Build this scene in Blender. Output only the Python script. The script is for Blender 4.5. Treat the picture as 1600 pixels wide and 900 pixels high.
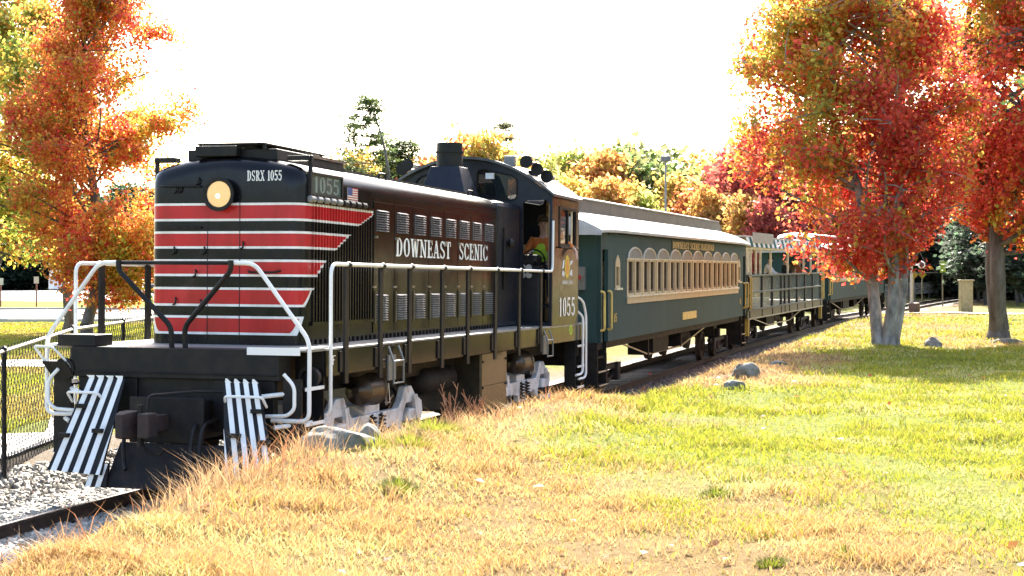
import bpy, bmesh, math, random
import numpy as np
from mathutils import Vector, Matrix
from mathutils.geometry import tessellate_polygon
R = math.radians
random.seed(7); rng = np.random.default_rng(11)
for o in list(bpy.data.objects): bpy.data.objects.remove(o)
sc = bpy.context.scene
COL = sc.collection

# ---------------------------------------------------------------- camera, sky, sun, exposure
EYE = 2.26
cam = bpy.data.cameras.new('camera'); cam.lens = 36 * 2459 / 1600; cam.sensor_width = 36
cam.clip_start = .1; cam.clip_end = 6000
camo = bpy.data.objects.new('camera', cam); COL.objects.link(camo)
camo.location = (0, 0, EYE); camo.rotation_euler = (R(90 - .058), 0, 0)
sc.camera = camo
SUN_AZ, SUN_EL = 5.0, 38.0
w = bpy.data.worlds.new('World'); sc.world = w; w.use_nodes = True
nt = w.node_tree; bg = nt.nodes['Background']
sky = nt.nodes.new('ShaderNodeTexSky'); sky.sky_type = 'NISHITA'; sky.sun_disc = False
sky.sun_elevation = R(SUN_EL); sky.sun_rotation = R(SUN_AZ)
sky.air_density = 1.0; sky.dust_density = 3.5; sky.ozone_density = 1.0
nt.links.new(sky.outputs[0], bg.inputs[0]); bg.inputs[1].default_value = .13
sl = bpy.data.lights.new('sun', 'SUN'); sl.energy = 5.0; sl.angle = R(.53); sl.color = (1, .93, .82)
so = bpy.data.objects.new('sun', sl); COL.objects.link(so)
sd = Vector((math.sin(R(SUN_AZ)) * math.cos(R(SUN_EL)), math.cos(R(SUN_AZ)) * math.cos(R(SUN_EL)), math.sin(R(SUN_EL))))
so.rotation_euler = (-sd).to_track_quat('-Z', 'Y').to_euler()
sc.view_settings.view_transform = 'Standard'; sc.view_settings.look = 'None'
sc.view_settings.gamma = 1; sc.view_settings.exposure = 2.2
sc.cycles.max_bounces = 8; sc.cycles.transparent_max_bounces = 12
sc.cycles.use_denoising = True

# ---------------------------------------------------------------- materials
MATS = {}
def nodes_of(name):
    m = bpy.data.materials.new(name); m.use_nodes = True
    return m, m.node_tree, m.node_tree.nodes['Principled BSDF']
def mth(nt, op, a, b=None, c=None):
    n = nt.nodes.new('ShaderNodeMath'); n.operation = op
    for i, v in enumerate((a, b, c)):
        if v is None: continue
        if isinstance(v, (int, float)): n.inputs[i].default_value = v
        else: nt.links.new(v, n.inputs[i])
    return n.outputs[0]
def mixc(nt, f, a, b):
    n = nt.nodes.new('ShaderNodeMix'); n.data_type = 'RGBA'
    for s, v in ((n.inputs[0], f), (n.inputs[6], a), (n.inputs[7], b)):
        if isinstance(v, (int, float)): s.default_value = v
        elif isinstance(v, tuple): s.default_value = (*v[:3], 1)
        else: nt.links.new(v, s)
    return n.outputs[2]
def noise(nt, scale, vec=None, detail=4, rough=.55, stretch=None):
    n = nt.nodes.new('ShaderNodeTexNoise'); n.inputs['Scale'].default_value = scale
    n.inputs['Detail'].default_value = detail; n.inputs['Roughness'].default_value = rough
    if stretch:
        mp = nt.nodes.new('ShaderNodeMapping'); mp.inputs['Scale'].default_value = stretch
        nt.links.new(vec, mp.inputs[0]); vec = mp.outputs[0]
    if vec is not None: nt.links.new(vec, n.inputs['Vector'])
    return n.outputs[0]
def ramp(nt, f, lo, hi):
    n = nt.nodes.new('ShaderNodeMapRange'); n.inputs[1].default_value = lo; n.inputs[2].default_value = hi
    nt.links.new(f, n.inputs[0]); return n.outputs[0]
def bump(nt, h, strength, dist=.02):
    n = nt.nodes.new('ShaderNodeBump'); n.inputs['Strength'].default_value = strength; n.inputs['Distance'].default_value = dist
    nt.links.new(h, n.inputs['Height']); return n.outputs[0]
def coords(nt, kind='Object'):
    return nt.nodes.new('ShaderNodeTexCoord').outputs[kind]
def M(name, col, rough=.5, metal=0, col2=None, scale=6, lo=.4, hi=.7, stretch=None, bmp=0, bscale=60, rvar=.12, coat=0, spec=.5):
    if name in MATS: return MATS[name]
    m, nt, b = nodes_of(name)
    co = coords(nt)
    if col2 is None: col2 = tuple(c * .72 for c in col)
    n1 = noise(nt, scale, co, 5, .6, stretch)
    nt.links.new(mixc(nt, ramp(nt, n1, lo, hi), col, col2), b.inputs['Base Color'])
    n2 = noise(nt, scale * 2.3, co, 4)
    nt.links.new(mth(nt, 'MULTIPLY_ADD', n2, rvar * 2, rough - rvar), b.inputs['Roughness'])
    b.inputs['Metallic'].default_value = metal; b.inputs['Coat Weight'].default_value = coat
    b.inputs['Specular IOR Level'].default_value = spec
    if bmp: nt.links.new(bump(nt, noise(nt, bscale, co, 5), bmp), b.inputs['Normal'])
    MATS[name] = m; return m
BLACK = M('black_paint', (.005, .005, .006), .16, col2=(.016, .012, .009), scale=3, lo=.45, hi=.8, stretch=(1, 1, .3), rvar=.08, bmp=.12, bscale=2.2, spec=.16)
MATTE = M('black_iron', (.006, .006, .007), .5, col2=(.018, .014, .011), scale=5, spec=.25)
UNDER = M('greasy_underframe', (.007, .006, .006), .65, col2=(.026, .019, .014), scale=4, spec=.25)
WHITE = M('white_paint', (.80, .79, .75), .4, col2=(.62, .58, .50), scale=5, lo=.5, hi=.85)
SILVER = M('silver_paint', (.66, .66, .66), .45, metal=.1, col2=(.16, .14, .12), scale=4, lo=.48, hi=.8, bmp=.25, bscale=18)
RUST = M('rusty_steel', (.034, .018, .013), .7, col2=(.014, .010, .009), scale=9, bmp=.3)
STEEL = M('worn_steel', (.45, .44, .43), .3, metal=.9, col2=(.25, .23, .21))
RAILSIDE = M('rail_steel', (.07, .045, .032), .6, metal=.4, col2=(.03, .022, .018), scale=7)
GLASSD = None
def glass(name, tint, rough=.03, alpha=.35):
    m, nt, b = nodes_of(name)
    b.inputs['Base Color'].default_value = (*tint, 1); b.inputs['Roughness'].default_value = rough
    b.inputs['Alpha'].default_value = alpha; b.inputs['Specular IOR Level'].default_value = .4
    MATS[name] = m; return m
GLASS = glass('window_glass', (.012, .016, .016), .03, .55)
CLEAR = glass('clear_vinyl', (.30, .36, .36), .12, .30)
GREEN = M('pullman_green_paint', (.036, .066, .063), .6, spec=.15, col2=(.020, .046, .044), scale=2.0, stretch=(1, 1, .25), lo=.35, hi=.75)
DGREEN = M('dark_green_paint', (.010, .038, .036), .6, scale=3, spec=.15)
BEIGE = M('beige_trim_paint', (.56, .42, .25), .5, col2=(.46, .34, .20), scale=4)
CREAM = M('cream_paint', (.70, .60, .42), .5, scale=4)
GOLD = M('gold_leaf_paint', (.70, .50, .13), .4, col2=(.42, .29, .08), scale=9)
ROOFW = M('weathered_roof_canvas', (.46, .44, .40), .6, col2=(.34, .32, .29), scale=3, bmp=.15, bscale=20)
ROOFG = M('dark_clerestory_paint', (.055, .055, .06), .5, col2=(.085, .08, .08), scale=3)
GREY = M('grey_screen', (.24, .22, .20), .6, scale=12)
RED = M('red_paint', (.44, .022, .022), .35)
YELLOW = M('yellow_paint', (.72, .50, .05), .45)
BLUE = M('blue_paint', (.04, .06, .22), .5)
HIVIS = M('hi_vis_cloth', (.55, .85, .05), .8)
ORANGE = M('orange_cloth', (.70, .20, .04), .85)
RUSSET = M('russet_cloth', (.28, .08, .04), .9)
SKIN = M('skin', (.58, .36, .27), .55)
NAVY = M('navy_cloth', (.02, .022, .03), .9)
SHIRT = M('white_cloth', (.75, .74, .72), .9)
CONC = M('concrete', (.50, .47, .42), .85, col2=(.40, .37, .33), scale=1.5, bmp=.2, bscale=30)
ASPH = M('asphalt', (.085, .085, .09), .85, col2=(.06, .06, .065), scale=.7, bmp=.2, bscale=50)
PALE = M('pale_gravel_lot', (.42, .39, .34), .9, col2=(.33, .30, .26), scale=.6, bmp=.2, bscale=30)
ROCKM = M('lichen_rock', (.23, .215, .19), .9, col2=(.085, .095, .06), scale=5, lo=.35, hi=.65, bmp=1.0, bscale=7)
BARK = M('maple_bark', (.155, .14, .125), .9, col2=(.06, .052, .045), scale=5, lo=.35, hi=.65, stretch=(1, 1, .25), bmp=1.0, bscale=14)
BARKP = M('pale_bark', (.36, .34, .31), .9, col2=(.12, .11, .10), scale=6, lo=.35, hi=.65, stretch=(1, 1, .35), bmp=1.2, bscale=10)
TIE = M('creosote_timber', (.055, .042, .033), .85, col2=(.09, .075, .06), scale=3, stretch=(4, .6, 1), bmp=.4, bscale=12)
LAMP = None

def stripe_paint():
    m, nt, b = nodes_of('striped_hood_paint')
    co = coords(nt); sp = nt.nodes.new('ShaderNodeSeparateXYZ'); nt.links.new(co, sp.inputs[0])
    x, z = sp.outputs[0], sp.outputs[2]
    red = wht = None
    for zt, zb, xt, xb in ((3.205, 3.0, 3.66, 3.0), (2.885, 2.687, 2.73, 2.26), (2.565, 2.372, 1.97, 1.70), (2.248, 2.032, 1.61, 1.42), (1.925, 1.712, 1.415, 1.345)):
        k = (xt - xb) / (zt - zb)
        xe = mth(nt, 'MULTIPLY_ADD', mth(nt, 'SUBTRACT', z, zb), k, xb)
        i = mth(nt, 'MULTIPLY', mth(nt, 'LESS_THAN', z, zt), mth(nt, 'GREATER_THAN', z, zb))
        i = mth(nt, 'MULTIPLY', i, mth(nt, 'LESS_THAN', x, xe))
        e = mth(nt, 'MAXIMUM', mth(nt, 'GREATER_THAN', z, zt - .027), mth(nt, 'LESS_THAN', z, zb + .027))
        e = mth(nt, 'MAXIMUM', e, mth(nt, 'GREATER_THAN', x, mth(nt, 'SUBTRACT', xe, .045)))
        wv = mth(nt, 'MULTIPLY', i, e)
        red = i if red is None else mth(nt, 'ADD', red, i)
        wht = wv if wht is None else mth(nt, 'ADD', wht, wv)
    n1 = noise(nt, 3, co, 5, .6, (1, 1, .25))
    dirt = mth(nt, 'MAXIMUM', ramp(nt, n1, .42, .85), mth(nt, 'MULTIPLY', ramp(nt, noise(nt, 14, co, 6, .7, (1, 1, .12)), .55, .8), .8))
    blk = mixc(nt, dirt, (.005, .005, .0065), (.016, .013, .011)); b.inputs['Specular IOR Level'].default_value = .25
    rd = mixc(nt, dirt, (.50, .026, .03), (.22, .020, .018))
    wt = mixc(nt, dirt, (.82, .80, .76), (.50, .44, .37))
    c = mixc(nt, red, blk, rd); c = mixc(nt, wht, c, wt)
    nt.links.new(c, b.inputs['Base Color'])
    nt.links.new(mth(nt, 'MULTIPLY_ADD', noise(nt, 6, co, 4), .2, .12), b.inputs['Roughness'])
    nt.links.new(bump(nt, noise(nt, 2.2, co, 3), .12), b.inputs['Normal'])
    MATS['hood'] = m; return m
HOODP = stripe_paint()

def board_paint():
    m, nt, b = nodes_of('tongue_and_groove_paint')
    co = coords(nt); sp = nt.nodes.new('ShaderNodeSeparateXYZ'); nt.links.new(co, sp.inputs[0])
    fr = mth(nt, 'FRACT', mth(nt, 'MULTIPLY', sp.outputs[0], 1 / .075))
    gr = mth(nt, 'LESS_THAN', fr, .10)
    idx = mth(nt, 'FLOOR', mth(nt, 'MULTIPLY', sp.outputs[0], 1 / .075))
    wn = nt.nodes.new('ShaderNodeTexWhiteNoise'); wn.noise_dimensions = '1D'; nt.links.new(idx, wn.inputs['W'])
    n1 = noise(nt, 2.2, co, 5, .6, (1, 1, .2))
    f = mth(nt, 'ADD', mth(nt, 'MULTIPLY', ramp(nt, n1, .3, .75), .7), mth(nt, 'MULTIPLY', wn.outputs[0], .3))
    c = mixc(nt, f, (.040, .078, .076), (.027, .055, .054))
    nt.links.new(c, b.inputs['Base Color']); b.inputs['Roughness'].default_value = .62; b.inputs['Specular IOR Level'].default_value = .12
    nt.links.new(bump(nt, mth(nt, 'SUBTRACT', 1, gr), .35, .008), b.inputs['Normal'])
    MATS['boards'] = m; return m
BOARDS = board_paint()

def leaf_mat(name, trans=.5, rough=.5, tint=True):
    m, nt, b = nodes_of(name)
    at = nt.nodes.new('ShaderNodeAttribute'); at.attribute_name = 'Col'
    c = at.outputs[0]
    if tint:
        oi = nt.nodes.new('ShaderNodeObjectInfo')
        mx = nt.nodes.new('ShaderNodeMix'); mx.data_type = 'RGBA'; mx.blend_type = 'MULTIPLY'; mx.inputs[0].default_value = 1
        nt.links.new(c, mx.inputs[6]); nt.links.new(oi.outputs['Color'], mx.inputs[7]); c = mx.outputs[2]
    b.inputs['Roughness'].default_value = rough; b.inputs['Specular IOR Level'].default_value = .3
    nt.links.new(c, b.inputs['Base Color'])
    tr = nt.nodes.new('ShaderNodeBsdfTranslucent'); nt.links.new(c, tr.inputs[0])
    ms = nt.nodes.new('ShaderNodeMixShader'); ms.inputs[0].default_value = trans
    nt.links.new(b.outputs[0], ms.inputs[1]); nt.links.new(tr.outputs[0], ms.inputs[2])
    nt.links.new(ms.outputs[0], nt.nodes['Material Output'].inputs[0])
    MATS[name] = m; return m
LEAF = leaf_mat('autumn_leaf', .66); BLADE = leaf_mat('grass_blade', .40, .55, False)

def attr_ground():
    m, nt, b = nodes_of('turf_soil')
    at = nt.nodes.new('ShaderNodeAttribute'); at.attribute_name = 'Col'
    co = coords(nt)
    n1 = ramp(nt, noise(nt, 9, co, 6, .7), .3, .7)
    mx = nt.nodes.new('ShaderNodeMix'); mx.data_type = 'RGBA'; mx.blend_type = 'MULTIPLY'; mx.inputs[0].default_value = 1
    nt.links.new(at.outputs[0], mx.inputs[6]); nt.links.new(mixc(nt, n1, (.55, .52, .48), (1.1, 1.1, 1.1)), mx.inputs[7])
    nt.links.new(mx.outputs[2], b.inputs['Base Color']); b.inputs['Roughness'].default_value = .95
    b.inputs['Specular IOR Level'].default_value = .1
    nt.links.new(bump(nt, noise(nt, 40, co, 6, .7), .8, .05), b.inputs['Normal'])
    return m
TURF = attr_ground()
def gravel_mat():
    m, nt, b = nodes_of('ballast_gravel')
    co = coords(nt)
    v = nt.nodes.new('ShaderNodeTexVoronoi'); v.inputs['Scale'].default_value = 17; nt.links.new(co, v.inputs['Vector'])
    c1 = nt.nodes.new('ShaderNodeSeparateColor'); nt.links.new(v.outputs['Color'], c1.inputs[0])
    c = mixc(nt, c1.outputs[0], (.34, .31, .26), (.14, .13, .12))
    c = mixc(nt, ramp(nt, noise(nt, .7, co), .45, .75), c, (.20, .13, .09))
    nt.links.new(c, b.inputs['Base Color']); b.inputs['Roughness'].default_value = .9
    nt.links.new(bump(nt, mth(nt, 'SUBTRACT', 1, v.outputs['Distance']), 1, .06), b.inputs['Normal'])
    return m
GRAVEL = gravel_mat()
def stone_mat():
    m, nt, b = nodes_of('ballast_stone')
    at = nt.nodes.new('ShaderNodeAttribute'); at.attribute_name = 'Col'
    nt.links.new(at.outputs[0], b.inputs['Base Color']); b.inputs['Roughness'].default_value = .85
    return m
STONE = stone_mat()
def lamp_mat(name, col, e):
    m, nt, b = nodes_of(name)
    b.inputs['Base Color'].default_value = (*col, 1); b.inputs['Emission Color'].default_value = (*col, 1)
    b.inputs['Emission Strength'].default_value = e; b.inputs['Roughness'].default_value = .12
    return m
LAMP = lamp_mat('lit_headlight_reflector', (.95, .55, .20), .03); LAMP.node_tree.nodes['Principled BSDF'].inputs['Metallic'].default_value = .85; LAMP.node_tree.nodes['Principled BSDF'].inputs['Roughness'].default_value = .2
LAMPC = lamp_mat('lit_headlight_bulb', (1, .85, .6), .35)

# ---------------------------------------------------------------- mesh helpers
class MB:
    def __init__(s): s.v = []; s.f = []
    def add(s, vs, fs):
        k = len(s.v); s.v += [tuple(p) for p in vs]; s.f += [tuple(i + k for i in f) for f in fs]; return s
    def box(s, x0, x1, y0, y1, z0, z1):
        return s.add([(x0, y0, z0), (x1, y0, z0), (x1, y1, z0), (x0, y1, z0), (x0, y0, z1), (x1, y0, z1), (x1, y1, z1), (x0, y1, z1)],
                     [(0, 3, 2, 1), (4, 5, 6, 7), (0, 1, 5, 4), (1, 2, 6, 5), (2, 3, 7, 6), (3, 0, 4, 7)])
    def hexa(s, p):   # 8 corners, bottom ring then top ring
        return s.add(p, [(0, 3, 2, 1), (4, 5, 6, 7), (0, 1, 5, 4), (1, 2, 6, 5), (2, 3, 7, 6), (3, 0, 4, 7)])
    def loft(s, rings, cap0=True, cap1=True, closed=True):
        n = len(rings[0]); k = len(s.v)
        for r in rings: s.v += [tuple(p) for p in r]
        for i in range(len(rings) - 1):
            for j in range(n if closed else n - 1):
                a = k + i * n + j; b = k + i * n + (j + 1) % n
                s.f.append((a, b, b + n, a + n))
        if cap0: s.f.append(tuple(range(k + n - 1, k - 1, -1)))
        if cap1: s.f.append(tuple(range(k + (len(rings) - 1) * n, k + len(rings) * n)))
        return s
    def prism(s, poly, f0, f1):   # 2D polygon mapped by two functions
        return s.loft([[f0(*p) for p in poly], [f1(*p) for p in poly]])
    def tube(s, pts, r, n=8, r1=None):
        pts = [Vector(p) for p in pts]; rings = []
        up = None
        for i, p in enumerate(pts):
            d = (pts[min(i + 1, len(pts) - 1)] - pts[max(i - 1, 0)]).normalized()
            if up is None:
                up = Vector((0, 0, 1)) if abs(d.z) < .9 else Vector((1, 0, 0))
            a = (up - d * up.dot(d)).normalized(); b = d.cross(a); up = a
            rr = r if r1 is None else r + (r1 - r) * i / (len(pts) - 1)
            rings.append([p + (a * math.cos(t) + b * math.sin(t)) * rr for t in (2 * math.pi * j / n for j in range(n))])
        return s.loft(rings)
    def cyl(s, a, b, r, n=16, r1=None): return s.tube([a, b], r, n, r if r1 is None else r1)
    def lathe(s, prof, org, ax, n=20):   # prof: (dist along axis, radius)
        ax = Vector(ax).normalized(); up = Vector((0, 0, 1)) if abs(ax.z) < .9 else Vector((1, 0, 0))
        a = (up - ax * up.dot(ax)).normalized(); b = ax.cross(a); org = Vector(org)
        return s.loft([[org + ax * t + (a * math.cos(2 * math.pi * j / n) + b * math.sin(2 * math.pi * j / n)) * max(rr, 1e-4) for j in range(n)] for t, rr in prof])
    def plate(s, outer, holes, f0, f1):   # polygon with holes, given thickness by two mappings
        loops = [outer] + holes
        flat = [p for l in loops for p in l]
        tris = tessellate_polygon([[Vector((p[0], p[1], 0)) for p in l] for l in loops])
        n = len(flat); k = len(s.v)
        s.v += [tuple(f0(*p)) for p in flat] + [tuple(f1(*p)) for p in flat]
        for t in tris:
            s.f.append((k + t[0], k + t[1], k + t[2])); s.f.append((k + n + t[2], k + n + t[1], k + n + t[0]))
        o = 0
        for l in loops:
            for i in range(len(l)):
                a = k + o + i; b = k + o + (i + 1) % len(l); s.f.append((a, b, b + n, a + n))
            o += len(l)
        return s
def fillet(pts, r, n=5):
    pts = [Vector(p) for p in pts]; out = [pts[0]]
    for i in range(1, len(pts) - 1):
        a, b, c = pts[i - 1], pts[i], pts[i + 1]
        d0 = (a - b); d1 = (c - b); rr = min(r, d0.length * .45, d1.length * .45)
        p0 = b + d0.normalized() * rr; p1 = b + d1.normalized() * rr
        for k in range(n + 1):
            t = k / n; out.append(p0 * (1 - t) ** 2 + b * 2 * t * (1 - t) + p1 * t * t)
    out.append(pts[-1]); return out
def rect(x0, x1, z0, z1): return [(x0, z0), (x1, z0), (x1, z1), (x0, z1)]
def rrect(x0, x1, z0, z1, r, n=4):
    out = []
    for cx, cz, a0 in ((x1 - r, z0 + r, -90), (x1 - r, z1 - r, 0), (x0 + r, z1 - r, 90), (x0 + r, z0 + r, 180)):
        for k in range(n + 1):
            t = R(a0 + 90 * k / n); out.append((cx + r * math.cos(t), cz + r * math.sin(t)))
    return out
def ell(cx, cy, rx, ry, n=20, a0=0, a1=360):
    full = a1 - a0 == 360
    return [(cx + rx * math.cos(R(a0 + (a1 - a0) * i / (n if full else n - 1))), cy + ry * math.sin(R(a0 + (a1 - a0) * i / (n if full else n - 1)))) for i in range(n)]

def mesh_of(mb, name, mir=False, smooth=None, recalc=True):
    me = bpy.data.meshes.new(name)
    v = [(p[0], -p[1], p[2]) for p in mb.v] if mir else mb.v
    me.from_pydata(v, [], mb.f)
    if recalc:
        bm = bmesh.new(); bm.from_mesh(me); bmesh.ops.recalc_face_normals(bm, faces=bm.faces); bm.to_mesh(me); bm.free()
    if smooth is not None:
        me.shade_smooth(); me.set_sharp_from_angle(angle=R(smooth))
    me.update(); return me
def link(name, me, mat=None, parent=None, loc=None, rot=None):
    o = bpy.data.objects.new(name, me); COL.objects.link(o)
    if mat is not None and me is not None:
        if len(me.materials) == 0: me.materials.append(mat)
    if parent is not None: o.parent = parent
    if loc is not None: o.location = loc
    if rot is not None: o.rotation_euler = rot
    return o
def tag(o, label=None, cat=None, group=None, kind=None):
    for k, v in (('label', label), ('category', cat), ('group', group), ('kind', kind)):
        if v: o[k] = v
    return o
def thing(name, label, cat, group=None, loc=(0, 0, 0), rot=(0, 0, 0), matrix=None):
    o = bpy.data.objects.new(name, None); COL.objects.link(o); o.empty_display_size = .2
    if matrix is not None: o.matrix_world = matrix
    else: o.location = loc; o.rotation_euler = rot
    return tag(o, label, cat, group)
def part(parent, name, mb, mat, bevel=0, smooth=None, mir=True, label=None, loc=None):
    me = mesh_of(mb, name, mir, smooth)
    o = link(name, me, mat, parent, loc)
    if bevel:
        b = o.modifiers.new('bevel', 'BEVEL'); b.width = bevel; b.segments = 2; b.limit_method = 'ANGLE'; b.angle_limit = R(40)
    if label: o['label'] = label
    return o
def np_mesh(name, verts, faces, cols=None, smooth=False):
    """fast mesh from arrays; faces (n,k); cols per face (n,3) or per vert"""
    me = bpy.data.meshes.new(name); nv, (nf, k) = len(verts), faces.shape
    me.vertices.add(nv); me.vertices.foreach_set('co', np.ascontiguousarray(verts, dtype=np.float32).ravel())
    me.loops.add(nf * k); me.loops.foreach_set('vertex_index', np.ascontiguousarray(faces, dtype=np.int32).ravel())
    me.polygons.add(nf); me.polygons.foreach_set('loop_start', np.arange(0, nf * k, k, dtype=np.int32))
    me.update(calc_edges=True)
    if cols is not None:
        dom = 'POINT' if len(cols) == nv else 'FACE'
        at = me.attributes.new('Col', 'FLOAT_COLOR', dom)
        c4 = np.ones((len(cols), 4), np.float32); c4[:, :3] = cols; at.data.foreach_set('color', c4.ravel())
    if smooth: me.shade_smooth()
    me.validate(); return me

# value noise in numpy for placing colours and heights
_NT = rng.random((256, 256))
def vnoise(x, y):
    x = np.asarray(x, float); y = np.asarray(y, float)
    xi = np.floor(x).astype(int); yi = np.floor(y).astype(int); fx = x - xi; fy = y - yi
    fx = fx * fx * (3 - 2 * fx); fy = fy * fy * (3 - 2 * fy)
    g = lambda a, b: _NT[a % 256, b % 256]
    return (g(xi, yi) * (1 - fx) + g(xi + 1, yi) * fx) * (1 - fy) + (g(xi, yi + 1) * (1 - fx) + g(xi + 1, yi + 1) * fx) * fy
def fbm(x, y, o=4):
    t = 0; a = .5; s = 0
    for i in range(o): t = t + a * vnoise(x * 2 ** i + 17 * i, y * 2 ** i + 31 * i); s += a; a *= .5
    return t / s
def sstep(a, b, x):
    t = np.clip((np.asarray(x, float) - a) / (b - a), 0, 1); return t * t * (3 - 2 * t)

# ---------------------------------------------------------------- lettering (flat print, cut as thin shapes)
def band(cx, cy, rx, ry, wx, wy, a0, a1, n=22):
    out = []
    for i in range(n - 1):
        q = []
        for a, k in ((a0 + (a1 - a0) * i / (n - 1), 1), (a0 + (a1 - a0) * (i + 1) / (n - 1), 1), (a0 + (a1 - a0) * (i + 1) / (n - 1), 0), (a0 + (a1 - a0) * i / (n - 1), 0)):
            a = R(a); q.append((cx + (rx - (0 if k else wx)) * math.cos(a), cy + (ry - (0 if k else wy)) * math.sin(a)))
        out.append(q)
    return out
def bar(x0, y0, x1, y1, w, vert=True):
    if vert: return [[(x0 - w / 2, y0), (x0 + w / 2, y0), (x1 + w / 2, y1), (x1 - w / 2, y1)]]
    return [[(x0, y0 - w / 2), (x1, y1 - w / 2), (x1, y1 + w / 2), (x0, y0 + w / 2)]]
def glyph(ch, serif=True):
    S, T = .19, .085
    se = lambda x, y, w=.34: bar(x - w / 2, y, x + w / 2, y, T, False) if serif else []
    lo, hi = T / 2, 1 - T / 2
    if ch == 'I': return bar(.2, 0, .2, 1, S) + se(.2, lo) + se(.2, hi), .4
    if ch == 'L': return bar(.2, 0, .2, 1, S) + se(.2, hi) + bar(.03, lo, .62, lo, T, False) + bar(.59, 0, .59, .3, .07), .66
    if ch == 'E': return bar(.2, 0, .2, 1, S) + bar(.03, lo, .62, lo, T, False) + bar(.03, hi, .60, hi, T, False) + bar(.2, .52, .48, .52, T, False) + bar(.59, 0, .59, .28, .07) + bar(.57, .74, .57, 1, .07) + bar(.46, .38, .46, .66, .06), .66
    if ch == 'F': return bar(.2, 0, .2, 1, S) + se(.2, lo) + bar(.03, hi, .60, hi, T, False) + bar(.2, .52, .48, .52, T, False), .62
    if ch == 'T': return bar(.33, 0, .33, 1, S) + bar(.02, hi, .64, hi, T, False) + se(.33, lo) + bar(.05, .72, .05, 1, .07) + bar(.61, .72, .61, 1, .07), .66
    if ch == 'D': return bar(.2, 0, .2, 1, S) + bar(.03, lo, .34, lo, T, False) + bar(.03, hi, .34, hi, T, False) + band(.33, .5, .36, .5, S, T, -90, 90), .74
    if ch == 'O' or ch == '0': 
        wd = .37 if ch == 'O' else .30
        return band(wd, .5, wd - .02, .51, S, T, 0, 360, 30), 2 * wd + .02
    if ch == 'C': return band(.37, .5, .35, .51, S, T, 38, 322, 26) + bar(.66, .66, .66, .95, .07) + bar(.66, .06, .66, .32, .07), .72
    if ch == 'G': return band(.37, .5, .35, .51, S, T, 38, 330, 26) + bar(.60, .03, .60, .45, .15) + bar(.42, .45, .74, .45, T, False), .78
    if ch == 'S': return band(.31, .735, .27, .275, .15, T, 25, 250, 18) + bar(.11, .66, .47, .36, .19) + band(.31, .265, .29, .275, .15, T, 65, -155, 18) + bar(.55, .72, .55, .98, .06) + bar(.06, .02, .06, .28, .06), .64
    if ch == 'W': return bar(.13, 1, .30, 0, S) + bar(.47, 1, .31, 0, T) + bar(.47, 1, .64, 0, S) + bar(.82, 1, .66, 0, T) + se(.13, hi, .28) + se(.47, hi, .22) + se(.82, hi, .26), .96
    if ch == 'N': return bar(.16, 0, .16, 1, T * 1.2) + bar(.16, 1, .62, 0, S) + bar(.64, 0, .64, 1, T * 1.2) + se(.16, lo, .3) + se(.12, hi, .26) + se(.64, hi, .3), .80
    if ch == 'A': return bar(.36, 1, .12, 0, T) + bar(.36, 1, .60, 0, S) + bar(.2, .32, .54, .32, T, False) + se(.12, lo, .26) + se(.60, lo, .34), .76
    if ch == 'R': return bar(.2, 0, .2, 1, S) + se(.2, lo) + bar(.03, hi, .36, hi, T, False) + bar(.2, .48, .36, .48, T, False) + band(.34, .72, .27, .28, .17, T, -90, 90, 14) + bar(.38, .5, .62, 0, .18) + se(.64, lo, .24), .74
    if ch == 'X': return bar(.12, 1, .56, 0, S) + bar(.55, 1, .13, 0, T) + se(.12, lo, .26) + se(.56, lo, .3) + se(.12, hi, .3) + se(.55, hi, .26), .70
    if ch == '1': return bar(.22, 0, .22, 1, S) + bar(.06, .80, .22, .96, .10) + (se(.22, lo, .36)), .44
    if ch == '5': return bar(.12, hi - .02, .52, hi - .02, .12, False) + bar(.11, .5, .14, 1, .12) + band(.26, .33, .30, .34, .17, .11, 130, -150, 22), .62
    if ch == '8': return band(.30, .74, .25, .265, .14, .09, 0, 360, 22) + band(.30, .26, .28, .28, .15, .09, 0, 360, 22), .62
    if ch == '6': return band(.30, .30, .28, .31, .16, .10, 0, 360, 24) + band(.36, .5, .34, .5, .16, .10, 95, 200, 14), .62
    return [], .4
def text_mb(txt, x0, x1, z0, z1, f, serif=True, gap=.05, skew=None):
    """f(u, v, depth) -> point; fits text into the box"""
    mb = MB(); adv = []
    for c in txt: adv.append(glyph(c, serif)[1] + gap)
    tot = sum(adv) - gap; k = (x1 - x0) / tot; u = 0; d = 0
    for c, a in zip(txt, adv):
        for i, q in enumerate(glyph(c, serif)[0]):
            d = .0004 * (i % 9)
            vs = [f(x0 + (u + p[0]) * k, z0 + p[1] * (z1 - z0), d) for p in q]
            mb.add(vs, [(0, 1, 2, 3)])
        u += a
    return mb
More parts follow.
